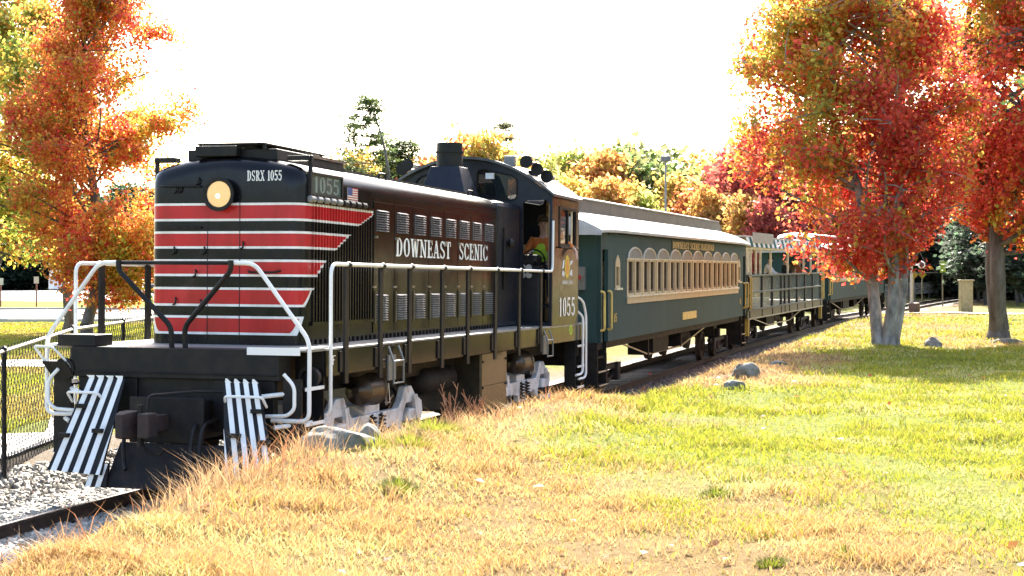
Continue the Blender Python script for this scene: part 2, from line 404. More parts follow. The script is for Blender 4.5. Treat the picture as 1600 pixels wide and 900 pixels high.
# ---------------------------------------------------------------- the track line (plan, profile)
def hd(a): return np.array([math.sin(R(a)), math.cos(R(a))])
LOCO_O, LOCO_H = np.array([-3.643, 16.61]), 15.84
CO1_O, CO1_H, CO1_Z, CO1_G = np.array([.243, 30.336]), 16.9, .02, .011
OPN_O, OPN_H, OPN_Z, OPN_G = np.array([5.912, 49.481]), 18.7, .23, .013
CO2_O, CO2_H, CO2_Z, CO2_G = np.array([12.115, 67.825]), 20.5, .50, .014
ctl = []
p = LOCO_O.copy(); pre = []
for a in (14.2, 12.4, 11, 10, 9, 8, 7): p = p - hd(a) * 2.2; pre.append((p[0], p[1], 0.))
ctl += pre[::-1]
ctl += [(*LOCO_O, 0), (*(LOCO_O + hd(LOCO_H) * 6.5), 0), (*(LOCO_O + hd(LOCO_H) * 12.9), 0.0)]
for O, h, z, g, L in ((CO1_O, CO1_H, CO1_Z, CO1_G, 18.6), (OPN_O, OPN_H, OPN_Z, OPN_G, 17.5), (CO2_O, CO2_H, CO2_Z, CO2_G, 19)):
    for t in (.25, .75): ctl.append((*(O + hd(h) * L * t), z + g * L * t))
ctl += [(18.9, 86, .74), (23.6, 96.9, .93), (31.9, 114.8, 1.33), (42, 134, 1.6), (56, 158, 1.8), (80, 190, 2.0)]
ctl = np.array(ctl)
def catmull(P, n=14):
    out = []
    for i in range(len(P) - 1):
        p0 = P[max(i - 1, 0)]; p1 = P[i]; p2 = P[i + 1]; p3 = P[min(i + 2, len(P) - 1)]
        # centripetal-like tangents scaled by segment
        l = np.linalg.norm(p2 - p1)
        m1 = (p2 - p0) / max(np.linalg.norm(p2 - p0), 1e-6) * l; m2 = (p3 - p1) / max(np.linalg.norm(p3 - p1), 1e-6) * l
        for k in range(n):
            t = k / n; out.append((2*t**3-3*t**2+1)*p1 + (t**3-2*t**2+t)*m1 + (-2*t**3+3*t**2)*p2 + (t**3-t**2)*m2)
    out.append(P[-1]); return np.array(out)
TRK = catmull(ctl)
seg = np.diff(TRK[:, :2], axis=0); SL = np.concatenate([[0], np.cumsum(np.linalg.norm(seg, axis=1))])
i0 = int(np.argmin(np.linalg.norm(TRK[:, :2] - LOCO_O, axis=1))); SL = SL - SL[i0]
TAN = np.gradient(TRK[:, :2], axis=0); TAN /= np.linalg.norm(TAN, axis=1)[:, None]
NRM = np.stack([TAN[:, 1], -TAN[:, 0]], 1)      # towards the viewer's right
def at_s(s):
    return np.array([np.interp(s, SL, TRK[:, k]) for k in range(3)]), np.array([np.interp(s, SL, NRM[:, k]) for k in range(2)])
def track_coords(x, y):
    x = np.asarray(x, float).ravel(); y = np.asarray(y, float).ravel()
    S = np.empty_like(x); Q = np.empty_like(x); Z = np.empty_like(x)
    for a in range(0, len(x), 20000):
        dx = x[a:a+20000, None] - TRK[None, :, 0]; dy = y[a:a+20000, None] - TRK[None, :, 1]
        i = np.argmin(dx * dx + dy * dy, 1); r = np.arange(len(i))
        Q[a:a+20000] = dx[r, i] * NRM[i, 0] + dy[r, i] * NRM[i, 1]
        S[a:a+20000] = SL[i] + dx[r, i] * TAN[i, 0] + dy[r, i] * TAN[i, 1]
        Z[a:a+20000] = np.interp(S[a:a+20000], SL, TRK[:, 2])
    return S, Q, Z
BED = .19
def G(x, y):
    sh = np.shape(x); x = np.asarray(x, float).ravel(); y = np.asarray(y, float).ravel()
    s, q, zt = track_coords(x, y)
    und = (fbm(x * .35, y * .35, 3) - .5) * .16 + (fbm(x * 1.7 + 8, y * 1.7, 3) - .5) * .07
    zl = np.clip(.2 + .0105 * (y - 18), -.5, 2.4) + und * .5
    zr = np.clip(.49 + .010 * y, .3, 1.15) + und
    bump_ = np.interp(s, [-12, -7, -4, -2, 1, 4, 6, 8], [0, .10, .20, .16, .19, .22, .06, 0])
    zr = zr + bump_ * np.exp(-((q - np.interp(s, [-4, 0], [2.7, 3.4])) / 1.1) ** 2)
    a0 = np.interp(s, [-3, 0], [1.6, 2.05]); a1 = np.interp(s, [-3, 0, 4, 7.5, 200], [2.6, 3.0, 3.3, 4.3, 4.6])
    zr_far = np.where(y > 70, np.minimum(zr, zt + .15), zr)
    kr = sstep(0, 1, (q - a0) / (a1 - a0))
    kl = sstep(0, 1, (-q - 1.75) / np.interp(s, [0, 10, 40], [.9, 1.2, 3]))
    base = zt - BED
    z = np.where(q > 0, base + (zr_far - base) * kr, base + (zl - base) * kl)
    far = sstep(200, 420, np.hypot(x, y)); z = z * (1 - far) + 2.2 * far
    return z.reshape(sh)
def g1(x, y): return float(G(np.array([x]), np.array([y]))[0])

def green_amount(x, y, s, q):
    n = fbm(x * .45 + 9, y * .30 + 4, 4) - .5
    n2 = fbm(x * 1.6, y * 1.1 + 40, 3) - .5
    t = .34 * (x - .75) + .075 * (y - 16.5) + 2.6 * n + 1.3 * n2
    t = np.where(q < 4.2, t - .8 * (4.2 - q), t)
    t = np.where((s > 6) & (q < 9), t - np.clip(s - 7, 0, 3) / 3 * 3.4 * (9 - q) / 4.5, t)
    t = np.where(y > 36, np.minimum(t, .25 + 2.2 * n), t)
    return sstep(-.6, .8, t)
STRAW = np.array([.54, .36, .145]); STRAW2 = np.array([.38, .215, .085]); GRN = np.array([.43, .40, .045]); GRN2 = np.array([.21, .245, .028]); PALEG = np.array([.50, .45, .18])

# ground sheet
def axis(lo, hi, a, b, d, grow=1.22):
    c = list(np.arange(a, b + 1e-6, d)); st = d
    while c[-1] < hi: st *= grow; c.append(c[-1] + st)
    st = d
    while c[0] > lo: st *= grow; c.insert(0, c[0] - st)
    return np.array(c)
gx = axis(-1500, 1500, -14, 26, .22); gy = axis(-300, 2500, 4, 62, .22)
X, Y = np.meshgrid(gx, gy, indexing='ij'); Z = G(X, Y)
nx, ny = X.shape
V = np.stack([X.ravel(), Y.ravel(), Z.ravel()], 1)
ii, jj = np.meshgrid(np.arange(nx - 1), np.arange(ny - 1), indexing='ij'); b0 = (ii * ny + jj).ravel()
Fc = np.stack([b0, b0 + ny, b0 + ny + 1, b0 + 1], 1)
s_, q_, _z = track_coords(V[:, 0], V[:, 1]); ga = green_amount(V[:, 0], V[:, 1], s_, q_)[:, None]
ga = np.where(q_[:, None] < 0, sstep(.3, .62, fbm(V[:, 0] * .12, V[:, 1] * .12))[:, None] * .35 + .65, ga)
gc = STRAW * .42 * (1 - ga) + (GRN2 * .8) * ga
gm = sstep(1.9, 2.7, np.where((q_ < 0) & (s_ < 9), np.abs(q_) - .9, np.abs(q_)) + (fbm(V[:, 0] * 2, V[:, 1] * 2, 3) - .5) * .9)[:, None]
gc = gc * gm + np.array([.20, .165, .125]) * (1 - gm)
dry = ((q_ > 1.5) & (q_ < 5.4) & (s_ > 9))[:, None]
gc = np.where(dry, gc * .4 + np.array([.24, .15, .09]) * .6, gc)
gnd = link('ground', np_mesh('ground', V, Fc, gc, True), TURF); tag(gnd, 'grassy ground rising gently from the railway', kind='structure')

# track bed, ties, rails
def ribbon(qs, s0, s1, ds, dz, mat, name):
    ss = np.arange(s0, s1, ds); vs = []
    for s in ss:
        P, N = at_s(s)
        for q, z in zip(qs, dz): vs.append((P[0] + N[0] * q, P[1] + N[1] * q, P[2] + z))
    n = len(qs); a, b = np.meshgrid(np.arange(len(ss) - 1), np.arange(n - 1), indexing='ij'); k = (a * n + b).ravel()
    return link(name, np_mesh(name, np.array(vs), np.stack([k, k + n, k + n + 1, k + 1], 1), None, True), mat)
bed = ribbon([-2.0, -1.6, -1.2, 0, 1.2, 1.6, 2.15], -13, 150, .4, [-.21, -.165, -.155, -.175, -.155, -.165, -.23], GRAVEL, 'track_bed')
tag(bed, 'crushed stone bed under the railway track', kind='structure')
trk = tag(bpy.data.objects.new('railway_track', None), 'railway track of two steel rails on dark timber ties', kind='structure'); COL.objects.link(trk)
prof = [(-.066, -.158), (.066, -.158), (.066, -.145), (.012, -.125), (.012, -.045), (.034, -.035), (.034, -.004), (.026, 0), (-.026, 0), (-.034, -.004), (-.034, -.035), (-.012, -.045), (-.012, -.125), (-.066, -.145)]
for q0 in (-.752, .752):
    mb = MB(); rings = []
    for s in np.concatenate([np.arange(-13, 20, .7), np.arange(20, 190, 2)]):
        P, N = at_s(s); rings.append([(P[0] + N[0] * (q0 + a), P[1] + N[1] * (q0 + a), P[2] + b) for a, b in prof])
    mb.loft(rings); part(trk, 'rail', mb, RAILSIDE, mir=False, smooth=30)
    mb = MB(); rings = []
    for s in np.concatenate([np.arange(-13, 20, .7), np.arange(20, 190, 2)]):
        P, N = at_s(s); rings.append([(P[0] + N[0] * (q0 + a), P[1] + N[1] * (q0 + a), P[2] + b) for a, b in ((-.024, .0006), (.024, .0006), (.018, .0022), (-.018, .0022))])
    mb.loft(rings); part(trk, 'running_surface', mb, STEEL, mir=False)
tm = mesh_of(MB().box(-.12, .12, -1.3, 1.3, -.17, 0), 'tie'); tm.materials.append(TIE)
for k, s in enumerate(np.arange(-12, 120, .56)):
    P, N = at_s(s); o = link('tie', tm, None, trk, (P[0], P[1], P[2] - .159 + random.uniform(-.006, .004)), (0, 0, math.atan2(N[1], N[0]) - math.pi / 2 + random.uniform(-.02, .02)))

# sheets laid on the left-hand ground: path, pavement, road, lot
def sheet(name, y0, y1, xa, xb, mat, label, dz=.012, slope=0, ny=6, step=2.0):
    xs = np.arange(xa, xb + .01, step); vs = []
    for x in xs:
        for k in range(ny):
            y = y0 + (y1 - y0) * k / (ny - 1) + slope * x; vs.append((x, y, 0))
    vs = np.array(vs); vs[:, 2] = G(vs[:, 0], vs[:, 1]) + dz
    a, b = np.meshgrid(np.arange(len(xs) - 1), np.arange(ny - 1), indexing='ij'); k = (a * ny + b).ravel()
    return tag(link(name, np_mesh(name, vs, np.stack([k, k + ny, k + ny + 1, k + 1], 1), None, True), mat), label, kind='structure')
sheet('pavement', 34.5, 37.2, -46, -4.5, CONC, 'pale concrete pavement crossing the lawn behind the fence', .03, slope=-.12, step=1)
sheet('road', 69, 88, -150, -2, ASPH, 'grey asphalt road beyond the two maples', .03, ny=10, step=2)
sheet('pale_lot', 112, 172, -190, 10, PALE, 'sunlit pale parking lot in front of the dark wood', .04, ny=14, step=4)
sheet('lot_beyond_train', 74, 118, 0, 7, PALE, 'sunlit gravel strip beyond the passenger cars', .05, ny=16, step=1)
for k, (a, b) in enumerate(((88.05, 88.3), (68.7, 68.95))):
    mb = MB()
    for x in range(-150, -2, 4):
        y = (a + b) / 2; z = g1(x + 2, y); mb.box(x, x + 3.98, a, b, z - .2, z + .13)
    o = part(None, 'kerb', mb, CONC, bevel=.02, mir=False); tag(o, ['pale concrete kerb on the far edge of the road', 'pale concrete kerb on the near edge of the road'][k], kind='structure')
# concrete walk just behind the fence
vs = []; 
walk = [(-9.5, 17.3, -9.5, 20.6), (-7.6, 17.6, -7.6, 20.9), (-5.95, 17.9, -6.1, 21.5), (-5.95, 20, -6.9, 23.5), (-6.1, 26, -7.4, 27.5), (-6.3, 34.5, -7.6, 35.2)]
walk = np.array(walk); tt = np.arange(0, len(walk) - .999, .1); walk = np.stack([np.interp(tt, np.arange(len(walk)), walk[:, j]) for j in range(4)], 1)
for a in walk:
    for k in range(13):
        t = k / 12; x = a[0] + (a[2] - a[0]) * t; y = a[1] + (a[3] - a[1]) * t; vs.append((x, y, g1(x, y) + .045))
a, b = np.meshgrid(np.arange(len(walk) - 1), np.arange(12), indexing='ij'); k = (a * 13 + b).ravel()
tag(link('concrete_walk', np_mesh('concrete_walk', np.array(vs), np.stack([k, k + 13, k + 14, k + 1], 1)), CONC), 'pale concrete walk running just behind the chain link fence', kind='structure')
# far path on the right
vs = []
xs = np.arange(14, 60, 1.0)
for x in xs:
    for k in range(3):
        y = 62.5 + k * 1.1 + (x - 14) * .05; vs.append((x, y, g1(x, y) + .05))
a, b = np.meshgrid(np.arange(len(xs) - 1), np.arange(2), indexing='ij'); k = (a * 3 + b).ravel()
tag(link('path', np_mesh('path', np.array(vs), np.stack([k, k + 3, k + 4, k + 1], 1)), PALE), 'narrow pale path crossing behind the right-hand trees', kind='structure')
def veh_matrix(O, head, z0, grade, roll=.0):
    u2 = hd(head); u = Vector((u2[0], u2[1], grade)).normalized(); zl = Vector((0, 0, 1))
    y = zl.cross(u).normalized(); z = u.cross(y)
    m = Matrix(((u.x, y.x, z.x, O[0]), (u.y, y.y, z.y, O[1]), (u.z, y.z, z.z, z0), (0, 0, 0, 1)))
    return m @ Matrix.Rotation(roll, 4, 'X')
# ---------------------------------------------------------------- the diesel locomotive; local x runs rearwards, q (= -y) to the near side
loco = thing('diesel_locomotive', 'black diesel switcher locomotive with red and white striped nose, number 1055', 'locomotive', matrix=veh_matrix(LOCO_O, LOCO_H, 0, .001, .0072))
DK = 1.60
mb = MB(); mb.box(.30, 12.95, -1.5, 1.5, DK - .02, DK)
part(loco, 'running_board', mb, M('deck_plate', (.26, .25, .23), .5, col2=(.17, .16, .14), scale=4))
for sgn in (-1, 1):
    mb = MB(); mb.box(.72, 12.95, sgn * 1.44, sgn * 1.5, 1.30, DK - .02); part(loco, 'side_sill', mb, BLACK, bevel=.006)
mb = MB(); mb.box(.45, 12.9, -.95, .95, 1.05, DK - .03); part(loco, 'underframe', mb, UNDER)
# end beam and pilot
mb = MB(); mb.box(.12, .42, -1.22, 1.22, 1.28, DK + .004); mb.box(.10, .13, -1.20, 1.20, 1.33, 1.345)
part(loco, 'end_beam', mb, MATTE, bevel=.012)
mb = MB(); mb.box(12.7, 13.0, -1.4, 1.4, 1.0, DK + .004); part(loco, 'rear_end_beam', mb, MATTE, bevel=.012)
mb = MB()
for sgn, a in ((-1, 1), (1, 1)):
    mb.box(.16, .26, sgn * .45 if sgn > 0 else -1.15, 1.15 if sgn > 0 else -.45, .72, 1.28)
mb.box(.2, .3, -.46, .46, 1.02, 1.29)
part(loco, 'pilot_plate', mb, MATTE, bevel=.008)
def slab(p0, p1, p2, p3, off=.0, th=.02):   # four corners (x,q,z): top-left, top-right, bottom-right, bottom-left; pushed forward by off
    f = lambda p, d: (p[0] - d, p[1], p[2] + d * .15)
    return [f(p3, off), f(p2, off), f(p2, off + th), f(p3, off + th), f(p0, off), f(p1, off), f(p1, off + th), f(p0, off + th)]
lerp = lambda a, b, t: tuple(a[i] + (b[i] - a[i]) * t for i in range(3))
# (top-outer, top-inner, bottom-inner, bottom-outer)
PIL = {-1: ((.02, -.945, 1.27), (.02, -.50, 1.27), (-.46, -.50, .30), (-.46, -1.14, .33)),
       1: ((.02, 1.045, 1.27), (.02, .645, 1.27), (-.46, .90, .30), (-.46, 1.46, .33))}
for sgn in (-1, 1):
    to, ti, bi, bo = PIL[sgn]
    bi2 = (-.46, bi[1], .22); 
    mb = MB(); mb.hexa(slab(to, ti, bi, bo)); pl = part(loco, 'plow_blade', mb, MATTE, bevel=.004)
    n = 4
    for k in range(n + 2):
        a0 = (k * 2 + .25) / 9 - (.11 if k > 3 else 0); 
        if k < n:
            t0, t1 = .04 + k * .255, .04 + k * .255 + .135
            A = lerp(to, ti, t0); B = lerp(to, ti, t1)
            C_ = lerp(bo, bi, t1 * .80 - .02 + .06); D_ = lerp(bo, bi, t0 * .80 - .02 + .06)
            A = (A[0], A[1], A[2] + .0); 
            mb = MB(); mb.hexa(slab(A, B, C_, D_, .021, .004)); part(pl, 'white_stripe', mb, WHITE)
            # hooked top of each stripe
            h = MB(); x, q, z = lerp(A, B, .5)
            h.hexa(slab((A[0], A[1] - .03, z + .03), (B[0], B[1] + .005, z + .03), (B[0], B[1], z - .012), (A[0], A[1] + .02, z - .012), .0265, .004)); part(pl, 'white_stripe', h, WHITE)
        else:   # stripes that leave through the inner edge of the blade
            j = k - n; zt = .80 - j * .33
            t = (1.27 - zt) / .97; e = lerp(ti, bi, t); e2 = lerp(ti, bi, min(t + .22, .97))
            b0 = lerp(bo, bi, .90 + .0 * j) if j == 0 else lerp(bo, bi, .985); b1 = lerp(bo, bi, .97) if j == 0 else lerp(bo, bi, 1.0)
            if j == 0:
                mb = MB(); mb.hexa(slab(e, lerp(ti, bi, t + .02), b1, b0, .0212, .004)); part(pl, 'white_stripe', mb, WHITE)
    # clamps and bolts
    for t, u in ((.30, .15), (.55, .72), (.62, .06)):
        c = lerp(lerp(to, ti, u), lerp(bo, bi, u), t); mb = MB(); mb.box(c[0] - .07, c[0] - .02, c[1] - .06, c[1] + .06, c[2] - .022, c[2] + .022); part(pl, 'clamp', mb, MATTE, bevel=.005)
mb = MB(); mb.hexa([(-.43, -.50, .17), (-.43, .92, .17), (-.38, .92, .17), (-.38, -.50, .17), (-.20, -.44, .62), (-.20, .80, .62), (-.15, .80, .62), (-.15, -.44, .62)])
mb.hexa([(-.45, -.72, .17), (-.45, -.46, .17), (-.41, -.46, .17), (-.41, -.72, .17), (-.40, -.64, .42), (-.40, -.46, .42), (-.36, -.46, .42), (-.36, -.64, .42)])
plate = part(loco, 'plow_center', mb, UNDER, bevel=.006)
for q0 in (-.70, -.585):
    mb = MB(); mb.hexa([(-.4585, q0, .175), (-.4585, q0 + .06, .175), (-.453, q0 + .06, .175), (-.453, q0, .175), (-.4085, q0 + .06, .415), (-.4085, q0 + .12, .415), (-.403, q0 + .12, .415), (-.403, q0 + .06, .415)]); part(plate, 'white_stripe', mb, WHITE)
# coupler
mb = MB(); mb.box(-.12, .5, -.30, .42, .66, 1.06); mb.box(-.16, -.12, -.36, .50, .62, 1.10); part(loco, 'draft_gear_box', mb, UNDER, bevel=.012)
mb = MB(); mb.box(-.55, .1, -.09, .10, .76, .93); mb.loft([[(-.50, -.20, .69), (-.50, -.02, .69), (-.50, -.02, .99), (-.50, -.20, .99)], [(-.62, -.22, .70), (-.62, -.07, .70), (-.62, -.07, .98), (-.62, -.22, .98)], [(-.73, -.20, .72), (-.73, -.12, .72), (-.73, -.12, .96), (-.73, -.20, .96)]])
cp = part(loco, 'coupler', mb, RUST, bevel=.012)
mb = MB(); mb.box(-.68, -.48, .02, .15, .72, .97); part(cp, 'knuckle', mb, RUST, bevel=.015); part(cp, 'knuckle_pin', MB().cyl((-.56, -.01, .62), (-.56, -.01, 1.05), .028, 10), MATTE); part(cp, 'lock_lifter', MB().tube(fillet([(-.5, -.02, .70), (-.48, .0, .58), (-.40, .12, .52), (-.42, .2, .60)], .04), .014, 6), MATTE)
mb = MB(); mb.tube(fillet([(-.45, .02, 1.0), (-.45, .02, 1.14), (-.1, .4, 1.17), (.1, 1.0, 1.17)], .06), .014, 6); part(cp, 'uncoupling_lever', mb, MATTE)
for q0, dx in ((.42, 0), (.52, -.03), (-.35, -.05)):
    mb = MB(); mb.tube(fillet([(.12, q0, .86), (-.2, q0, .84), (-.34, q0 + .02, .6), (-.38, q0 + .06, .42), (-.42, q0 + .1, .36)], .12), .022, 7); part(loco, 'brake_hose', mb, MATTE, smooth=40)
# corner steps at both ends
def steps(xc, sgn, n=3):
    for k, z in enumerate((.46, .83, 1.20)[:n]):
        mb = MB(); mb.box(xc - .24, xc + .24, sgn * 1.24, sgn * 1.48, z - .02, z); t = part(loco, 'step', mb, MATTE, bevel=.004)
        mb = MB(); mb.box(xc - .245, xc + .245, sgn * 1.482, sgn * 1.495, z - .025, z + .012); part(t, 'white_edge', mb, WHITE)
    mb = MB(); mb.box(xc + .26, xc + .28, sgn * 1.15, sgn * 1.48, .36, 1.58); mb.box(xc - .28, xc - .26, sgn * 1.25, sgn * 1.46, .44, 1.30); part(loco, 'step_side', mb, MATTE)
for sgn in (-1, 1): steps(.44, sgn); steps(12.62, sgn)
# corner marker bosses and white edging
for sgn in (-1, 1):
    mb = MB(); mb.lathe([(0, .11), (.1, .12), (.1, .085), (.03, .08)], (.62, sgn * 1.38, 1.30) if sgn > 0 else (.2, -1.30, 1.36), (-1, 0, 0), 18); part(loco, 'round_port', mb, MATTE, smooth=40)
    mb = MB(); mb.box(.115, .74, sgn * 1.40, sgn * 1.52, DK + .006, DK + .028); 
    if sgn > 0: mb.box(.108, .118, .86, 1.46, DK - .05, DK + .03)
    part(loco, 'white_step_edge', mb, WHITE)
mb = MB(); mb.box(.13, .5, -1.40, -.94, DK + .006, DK + .13); part(loco, 'corner_box', mb, MATTE, bevel=.008)
# bent stirrup frames beside the plow
for sgn in (-1, 1):
    q = lambda v: sgn * v
    mb = MB(); mb.tube(fillet([(.02, q(1.12), .92), (.02, q(1.36), .93), (.02, q(1.44), 1.0), (.02, q(1.44), 1.24), (.02, q(1.32), 1.36)], .07), .02, 8); part(loco, 'stirrup', mb, WHITE, smooth=40)
    mb = MB(); mb.tube(fillet([(-.05, q(1.10 if sgn < 0 else 1.16), 1.02), (-.16, q(1.10 if sgn < 0 else 1.16), 1.13), (-.16, q(.74), 1.13), (-.05, q(.70), 1.02)], .04), .015, 7); part(loco, 'grab_iron', mb, WHITE, smooth=40)
    part(loco, 'step_brace', MB().tube([(.02, q(1.06), 1.12), (.3, q(1.40), 1.16)], .024, 7), WHITE); part(loco, 'step_brace', MB().tube([(.05, q(1.2), .80), (.35, q(1.5), .84)], .024, 7), WHITE)
mb = MB(); mb.tube(fillet([(.15, -1.22, 1.37), (.02, -1.40, 1.60), (.02, -1.62, 1.60), (.10, -1.50, 1.40), (.15, -1.22, 1.37)], .03), .014, 7); lt = part(loco, 'lever_loop', mb, WHITE)
mb = MB(); mb.hexa([(.10, -1.44, 1.26), (.10, -1.18, 1.28), (.12, -1.18, 1.28), (.12, -1.44, 1.26), (.06, -1.55, 1.44), (.06, -1.26, 1.44), (.08, -1.26, 1.44), (.08, -1.55, 1.44)]); part(lt, 'lever_plate', mb, MATTE)
# handrails
HR = 2.51
for sgn in (-1, 1):
    q = lambda v: sgn * v
    mb = MB(); mb.tube(fillet([(.16, q(1.12), .865), (.16, q(1.545), .865), (.16, q(1.545), 1.70), (.16, q(.915), HR), (.16, q(.66), HR)], .10), .024, 8); part(loco, 'end_handrail', mb, WHITE, smooth=50)
    mb = MB(); mb.tube(fillet([(.74, q(1.30), .88), (.74, q(1.545), .88), (.73, q(1.545), HR), (9.95, q(1.545), HR), (10.30, q(1.545), HR), (10.33, q(1.545), 3.35)], .13), .022, 8); hr = part(loco, 'side_handrail', mb, WHITE, smooth=50)
    for x in (1.24, 2.32, 3.33, 4.6, 5.72, 7.06, 8.35, 9.66):
        mb = MB(); mb.box(x - .055, x + .055, q(1.502), q(1.53), 1.20, HR - .01); st = part(loco, 'stanchion', mb, MATTE)
        mb = MB(); mb.box(x - .16, x + .055, q(1.5015), q(1.516), 1.33, 1.56); part(st, 'bracket', mb, MATTE)
        mb = MB(); mb.lathe([(-.04, .03), (0, .036), (.04, .03)], (x, q(1.545), HR), (1, 0, 0), 10); part(st, 'rail_clamp', mb, MATTE)
mb = MB(); mb.tube([(.16, -.66, HR + .002), (.16, .66, HR + .002)], .022, 8); part(loco, 'gate_bar', mb, MATTE)
for sgn in (-1, 1):
    mb = MB(); mb.tube(fillet([(.13, sgn * .66, HR + .03), (.13, sgn * .66, HR - .08), (.22, sgn * .08, 1.83), (.24, sgn * .08, 1.60)], .08), .03, 8); part(loco, 'gate_arm', mb, MATTE, smooth=50)
# folding step irons on the near sill
for x in (2.55, 9.8):
    mb = MB(); mb.tube([(x, 1.53, 1.56), (x, 1.60, 1.38), (x, 1.60, 1.12), (x + .34, 1.60, 1.12), (x + .34, 1.60, 1.38), (x + .34, 1.53, 1.56)], .014, 6); mb.tube([(x, 1.6, 1.38), (x + .34, 1.6, 1.38)], .014, 6); mb.box(x + .04, x + .30, 1.50, 1.52, 1.15, 1.45); part(loco, 'folding_step', mb, M('grey_steel', (.22, .22, .21), .5, metal=.5))
# hood
HW, HX, HE = .96, 1.30, 9.0
def hood_sec(inset):
    pts = [(-(HW - inset), DK)]
    sh = [(-HW, 3.42), (-HW + .004, 3.50), (-HW + .03, 3.565), (-HW + .085, 3.612), (-HW + .17, 3.642), (-.55, 3.70), (-.28, 3.735), (0, 3.746)]
    full = sh + [(-a, b) for a, b in sh[-2::-1]]
    for a, b in full:
        k = max(0, abs(a) - inset) * (1 if a >= 0 else -1) if abs(a) > inset else a * .2
        pts.append((k, b - inset * .85))
    pts.append((HW - inset, DK)); return pts
rings = []
r = .20
for t in (0, 12, 25, 40, 55, 72, 90):
    x = HX + r * (1 - math.cos(R(90 - t))) if False else HX + r * (1 - math.cos(R(t)))
    inset = r * (1 - math.sin(R(t)))
    rings.append([(x, a, b) for a, b in hood_sec(inset)])
rings.append([(HE, a, b) for a, b in hood_sec(0)])
mb = MB(); mb.loft(rings); hood = part(loco, 'hood', mb, HOODP, smooth=35)
mb = MB(); mb.box(HX - .004, HX, .195, .203, 1.62, 3.3); mb.box(HX - .004, HX, -.205, -.197, 1.62, 3.0); part(hood, 'panel_seam', mb, MATTE)
for q0, z0 in ((-.55, 3.36), (-.60, 2.08), (-.28, 2.06), (-.62, 2.66), (-.24, 2.66), (-.35, 2.40), (.24, 2.72), (-.6, 3.36), (-.32, 3.45)):
    mb = MB(); mb.tube([(HX - .005, q0, z0 + .045), (HX - .03, q0 + .02, z0 + .02), (HX - .03, q0 + .01, z0 - .02), (HX - .005, q0 - .03, z0 - .035)], .011, 6); part(hood, 'latch', mb, MATTE)
for z0 in (3.40, 2.93): part(hood, 'door_bar', MB().tube([(HX - .03, -.80, z0), (HX - .03, -.28, z0 - .003)], .0115, 6), MATTE)
mb = MB(); mb.tube(fillet([(1.34, .30, 2.44), (1.24, .34, 2.42), (1.24, .66, 2.42), (1.30, .70, 2.44)], .04), .012, 6); part(hood, 'grab_iron', mb, MATTE)
# headlight
mb = MB(); mb.lathe([(.0, .15), (-.06, .175), (-.10, .192), (-.125, .192), (-.125, .155), (-.06, .13)], (HX + .01, -.02, 3.30), (1, 0, 0), 28); hl = part(loco, 'headlight', mb, MATTE, smooth=40)
mb = MB(); mb.lathe([(-.05, .005), (-.055, .06), (-.075, .11), (-.10, .150)], (HX + .01, -.02, 3.30), (1, 0, 0), 28); part(hl, 'reflector', mb, LAMP, smooth=60)
mb = MB(); mb.lathe([(-.06, .002), (-.085, .03), (-.10, .03), (-.115, .002)], (HX + .01, -.035, 3.28), (1, 0, 0), 14); part(hl, 'bulb', mb, LAMPC, smooth=60)
mb = MB(); mb.lathe([(-.108, .151), (-.116, .08), (-.119, .001)], (HX + .01, -.02, 3.30), (1, 0, 0), 28); part(hl, 'lens', mb, glass('headlight_lens', (.9, .85, .75), .04, .10), smooth=60)
# reporting marks and lettering
part(loco, 'reporting_marks', text_mb('DSRX 1055', .285, .715, 3.452, 3.568, lambda u, v, d: (HX - .004 - d + max(0, v - 3.50) * .0 + max(0, u - .76) * .6, u, v)), WHITE)
for tx, ta, tb in (('DOWNEAST', 4.30, 6.60), ('SCENIC', 7.0, 8.44)): part(loco, 'side_lettering', text_mb(tx, ta, tb, 2.655, 2.90, lambda u, v, d: (u, HW + .0165 + d, v), gap=.06), WHITE)
# roof fittings
mb = MB(); mb.box(1.50, 3.52, -.56, .56, 3.70, 3.83); fb = part(loco, 'fan_housing', mb, MATTE, bevel=.01)
mb = MB(); mb.box(2.36, 3.54, .562, .58, 3.80, 3.835); part(fb, 'edge_strip', mb, STEEL)
mb = MB(); mb.box(1.42, 3.2, -.40, .44, 3.878, 3.896); part(fb, 'walk_plate', mb, MATTE)
for x in (1.45, 2.2, 3.1):
    for q0 in (-.38, .42): mb = MB(); mb.box(x, x + .03, q0 - .015, q0 + .015, 3.82, 3.88); part(fb, 'support', mb, MATTE)
mb = MB(); mb.box(1.36, 1.50, -.40, .12, 3.74, 3.86); part(fb, 'shutter_box', mb, MATTE, bevel=.01)
for sgn in (-1, 1):
    mb = MB(); mb.box(1.46, 1.60, sgn * .70, sgn * .97, 3.69, 3.745); mb.box(1.50, 1.545, sgn * .94, sgn * .985, 3.50, 3.75); part(loco, 'corner_bracket', mb, MATTE, bevel=.008)
for x in (4.6, 8.55):
    mb = MB(); mb.tube(fillet([(x, .62, 3.66), (x, .62, 3.76), (x + .26, .62, 3.76), (x + .26, .62, 3.66)], .05), .014, 6); part(loco, 'lifting_eye', mb, MATTE)
mb = MB(); mb.box(3.6, 8.98, .50, .53, 3.70, 3.735); part(loco, 'roof_hatch_rail', mb, RUST)
